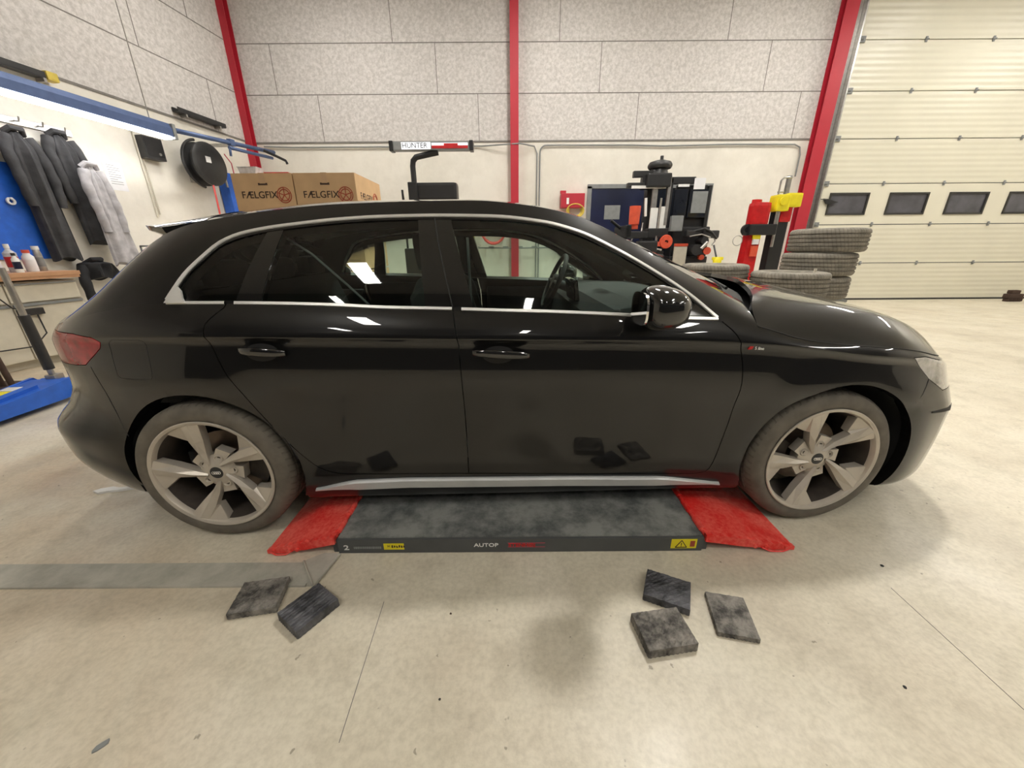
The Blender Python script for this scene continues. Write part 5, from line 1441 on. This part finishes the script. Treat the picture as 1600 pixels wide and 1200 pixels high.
# lit tube fixture over the bench
t = thing('workbench_light', 'lit fluorescent tube in a blue-grey housing hanging along the left wall', 'light', tuple(lw(5.55, .62, 2.80)), RZL)
P('housing', 'lampblue', t, lambda m: (m.prism([(-.10,.0), (.07,.0), (.07,.10), (.03,.17), (-.06,.17), (-.10,.10)], -1.02, 1.04),))
for s_ in (-1, 1):
    P('end_cap', 'grey', t, lambda m, s_=s_: m.box((-.015, s_ * 1.05, .07), (.20, .05, .20), bev=.01))
P('tube', 'tube_on', t, lambda m: m.box((.0, 0, -.022), (.12, 2.0, .04), bev=.015))
P('hanger', 'steel', t, lambda m: (m.cyl((-.02, -.8, .17), (-.02, -.8, HC - 2.8), .006, n=6), m.cyl((-.02, .8, .17), (-.02, .8, HC - 2.8), .006, n=6)))
t = thing('swing_arm', 'blue-grey swing arm reaching from the lit tube to the back corner', 'rail', tuple(lw(7.75, .62, 2.93)), RZL)
P('beam', 'lampblue', t, lambda m: (m.tube([(0, -1.12, -.02), (0, 1.05, .13)], .035, n=8), m.box((0, -.03, .06), (.07, .10, .10))))
P('brace', 'lampblue', t, lambda m: (m.tube([(0, -.1, -.03), (.05, .9, .0)], .028, n=8), m.tube([(0, -.08, .0), (0, -.1, -.16)], .02, n=8)))
P('cable_hook', 'black', t, lambda m: m.tube([(0, .70, .11), (.12, .92, .04), (.22, 1.05, -.02), (.24, 1.06, -.08)], .026, n=8))
P('wall_mount', 'steel', t, lambda m: m.box((-.30, .1, .06), (.60, .05, .05)))
def tray(y, z, l, label, yellow=False):
    t = lthing('cable_tray', label, 'cable tray', y, .02, z)
    P('tray', 'dark2', t, lambda m: (m.box((.06, 0, 0), (.10, l, .02)), m.box((.11, 0, .03), (.008, l, .06)), m.box((.01, 0, .03), (.008, l, .06))))
    P('bracket', 'steel', t, lambda m: (m.box((.06, -l * .35, -.03), (.12, .03, .04)), m.box((.06, l * .35, -.03), (.12, .03, .04))))
    if yellow: P('end_clip', 'hoseyel', t, lambda m: m.box((.08, l / 2 - .06, .03), (.11, .12, .10), bev=.02))
tray(5.25, 3.21, .95, 'dark cable tray with yellow end at the photo edge on the left wall', True)
tray(7.80, 3.37, .95, 'short dark cable tray on the left wall near the red column')
# black wall box, notice, conduit
t = lthing('wall_speaker', 'black box speaker mounted on the left wall', 'speaker', 6.72, .0, 2.56)
P('cabinet', 'dark2', t, lambda m: (m.box((.08, 0, .14), (.13, .30, .31), bev=.012),))
P('grille', 'black', t, lambda m: (m.box((.147, -.0, .15), (.006, .26, .25), bev=.002),))
P('knob', 'steel', t, lambda m: m.cyl((.149, .06, .07), (.16, .06, .07), .02, n=14))
t = lthing('notice', 'white printed paper notice on the left wall', 'paper', 6.13, .002, 2.05)
P('sheet', 'paper', t, lambda m: m.box((.002, 0, .18), (.002, .25, .37)))
P('printed_lines', 'grey', t, lambda m: [m.box((.0035, .0 if k % 3 else -.03, .32 - .03 * k), (.001, .16 if k % 3 else .10, .006)) for k in range(9)])
mb = MB(); mb.tube([(.02, 0, 1.72), (.02, 0, 2.94), (.02, -.06, 3.05)], .012, n=8); mb.tube([(.02, .05, 1.76), (.02, .05, 2.60)], .008, n=8); o = mb.build('conduit', 'cream'); o.location = lw(6.56); o.rotation_euler = (0, 0, RZL); tag(o, 'thin pale conduit running down the left wall below the speaker', 'pipe')
# hose reel
t = lthing('hose_reel', 'round black hose reel on the left wall with a red hose hanging down', 'hose reel', 7.38, .0, 2.60)
P('bracket', 'steel', t, lambda m: (m.box((.12, 0, .0), (.22, .10, .55), bev=.01), m.tube([(.1, .28, .30), (.25, .34, .32), (.32, .36, .1), (.3, .40, -.3)], .018, n=8)))
dr_ = P('drum', 'dark2', t, lambda m: (m.lathe([(0, .20), (.30, .20), (.33, .23), (.33, .26), (.25, .28), (.25, .38), (.33, .40), (.33, .43), (.30, .45), (0, .45)], n=48, axis='x'),))
P('side_cover', 'black', dr_, lambda m: m.lathe([(.0, .455), (.27, .452), (.29, .44)], n=40, axis='x'))
P('drum_label', 'paper', dr_, lambda m: m.box((.457, -.05, .06), (.004, .10, .09)))
P('hose', 'hosered', t, lambda m: m.tube([(.40, .0, -.20), (.42, -.04, -.32), (.43, -.06, -.7), (.42, -.08, -1.3), (.40, -.1, -2.2)], .014, n=8))
P('reel_frame', 'dark2', t, lambda m: m.tube([(.28 + .0 * a, .36 * math.cos(a), .36 * math.sin(a)) for a in np.linspace(PI * .55, PI * 1.45, 20)], .022, n=8))
t = lthing('hose_cabinet', 'narrow deep blue panel behind the hose reel', 'panel', 7.98, .02, 1.80)
P('panel', 'blue', t, lambda m: m.box((.10, 0, .38), (.20, .16, .78), bev=.01))
P('pink_edge', 'pink', t, lambda m: m.tube([(.21, .10, .0), (.22, .10, .5), (.20, .11, .95), (.12, .08, 1.1)], .010, n=6))
# floor jack
t = thing('floor_jack', 'blue trolley jack with yellow label and upright handle, left of the car', 'jack', (-3.95, 2.75, 0), math.radians(4))
P('frame', 'blue', t, lambda m: (m.prism([(-.55,.05), (-.50,.13), (.05,.17), (.30,.20), (.36,.14), (.36,.06), (.2,.04)], -.17, -.14, axis='x'), m.prism([(-.55,.05), (-.50,.13), (.05,.17), (.30,.20), (.36,.14), (.36,.06), (.2,.04)], .14, .17, axis='x'), m.box((0, -.05, .10), (.28, .5, .08)), m.cyl((-.12, .34, .12), (.12, .34, .12), .06, n=20), m.prism([(-.4,.13), (.28,.19), (.28,.16), (-.4,.10)], -.14, .14, axis='x')))
P('yellow_label', 'yellow', t, lambda m: m.prism([(-.42,.140), (.02,.178), (.02,.172), (-.42,.134)], -.125, -.0, axis='x'))
P('white_label', 'white', t, lambda m: m.prism([(.03,.179), (.10,.186), (.10,.178), (.03,.172)], -.125, -.0, axis='x'))
P('lifting_arm', 'blue', t, lambda m: (m.prism([(-.35,.16), (.10,.20), (.10,.15), (-.35,.11)], .03, .10, axis='x'), m.cyl((0.03, -.42, .14), (0.03, -.42, .19), .06, n=20)))
for sx in (-1, 1):
    for y in (-.48, .30):
        P('wheel', 'steel', t, lambda m, sx=sx, y=y: m.cyl((sx * .19, y, .05), (sx * .23, y, .05), .05, n=20))
hd = P('handle', 'steel', t, lambda m: (m.cyl((0, .32, .18), (0, .30, 1.10), .021, n=14), m.box((0, .33, .17), (.08, .08, .10), bev=.01)))
P('grip', 'dark2', hd, lambda m: m.cyl((0, .318, .27), (0, .308, .73), .034, n=16))
mb = MB()
for k in range(3): mb.cyl((-.2 + .09 * k, .0, .0), (-.26 + .09 * k, .0, .62 + .05 * k), .022, n=10)
mb.box((-.1, 0, .03), (.5, .3, .06)); o = mb.build('bar_stand', 'inkbrown'); o.location = (-4.55, 3.22, 0); tag(o, 'dark brown steel stand with leaning bars behind the jack at the photo edge', 'stand')
# ------------------------------------------------------------------ camera
cam_d = bpy.data.cameras.new('camera'); cam = bpy.data.objects.new('camera', cam_d); COL.objects.link(cam)
cam_d.sensor_fit = 'HORIZONTAL'; cam_d.sensor_width = 36; cam_d.lens = 583.39 / 1600 * 36; cam_d.clip_start = .02; cam_d.clip_end = 100
th, roll = .350312, -.0073746
c_, s_ = math.cos(th), math.sin(th); cr_, sr_ = math.cos(roll), math.sin(roll)
Fv = Vector((0, c_, -s_)); U0 = Vector((0, s_, c_)); X0 = Vector((1, 0, 0))
Xv = cr_ * X0 + sr_ * U0; Uv = -sr_ * X0 + cr_ * U0
cam.matrix_world = Matrix(((Xv.x, Uv.x, -Fv.x, 0), (Xv.y, Uv.y, -Fv.y, 0), (Xv.z, Uv.z, -Fv.z, 1.22097), (0, 0, 0, 1)))
SC.camera = cam
SC.cycles.use_denoising = True
SC.view_settings.view_transform = 'Standard'; SC.view_settings.look = 'None'; SC.view_settings.gamma = 1
SC.view_settings.exposure = 0.55
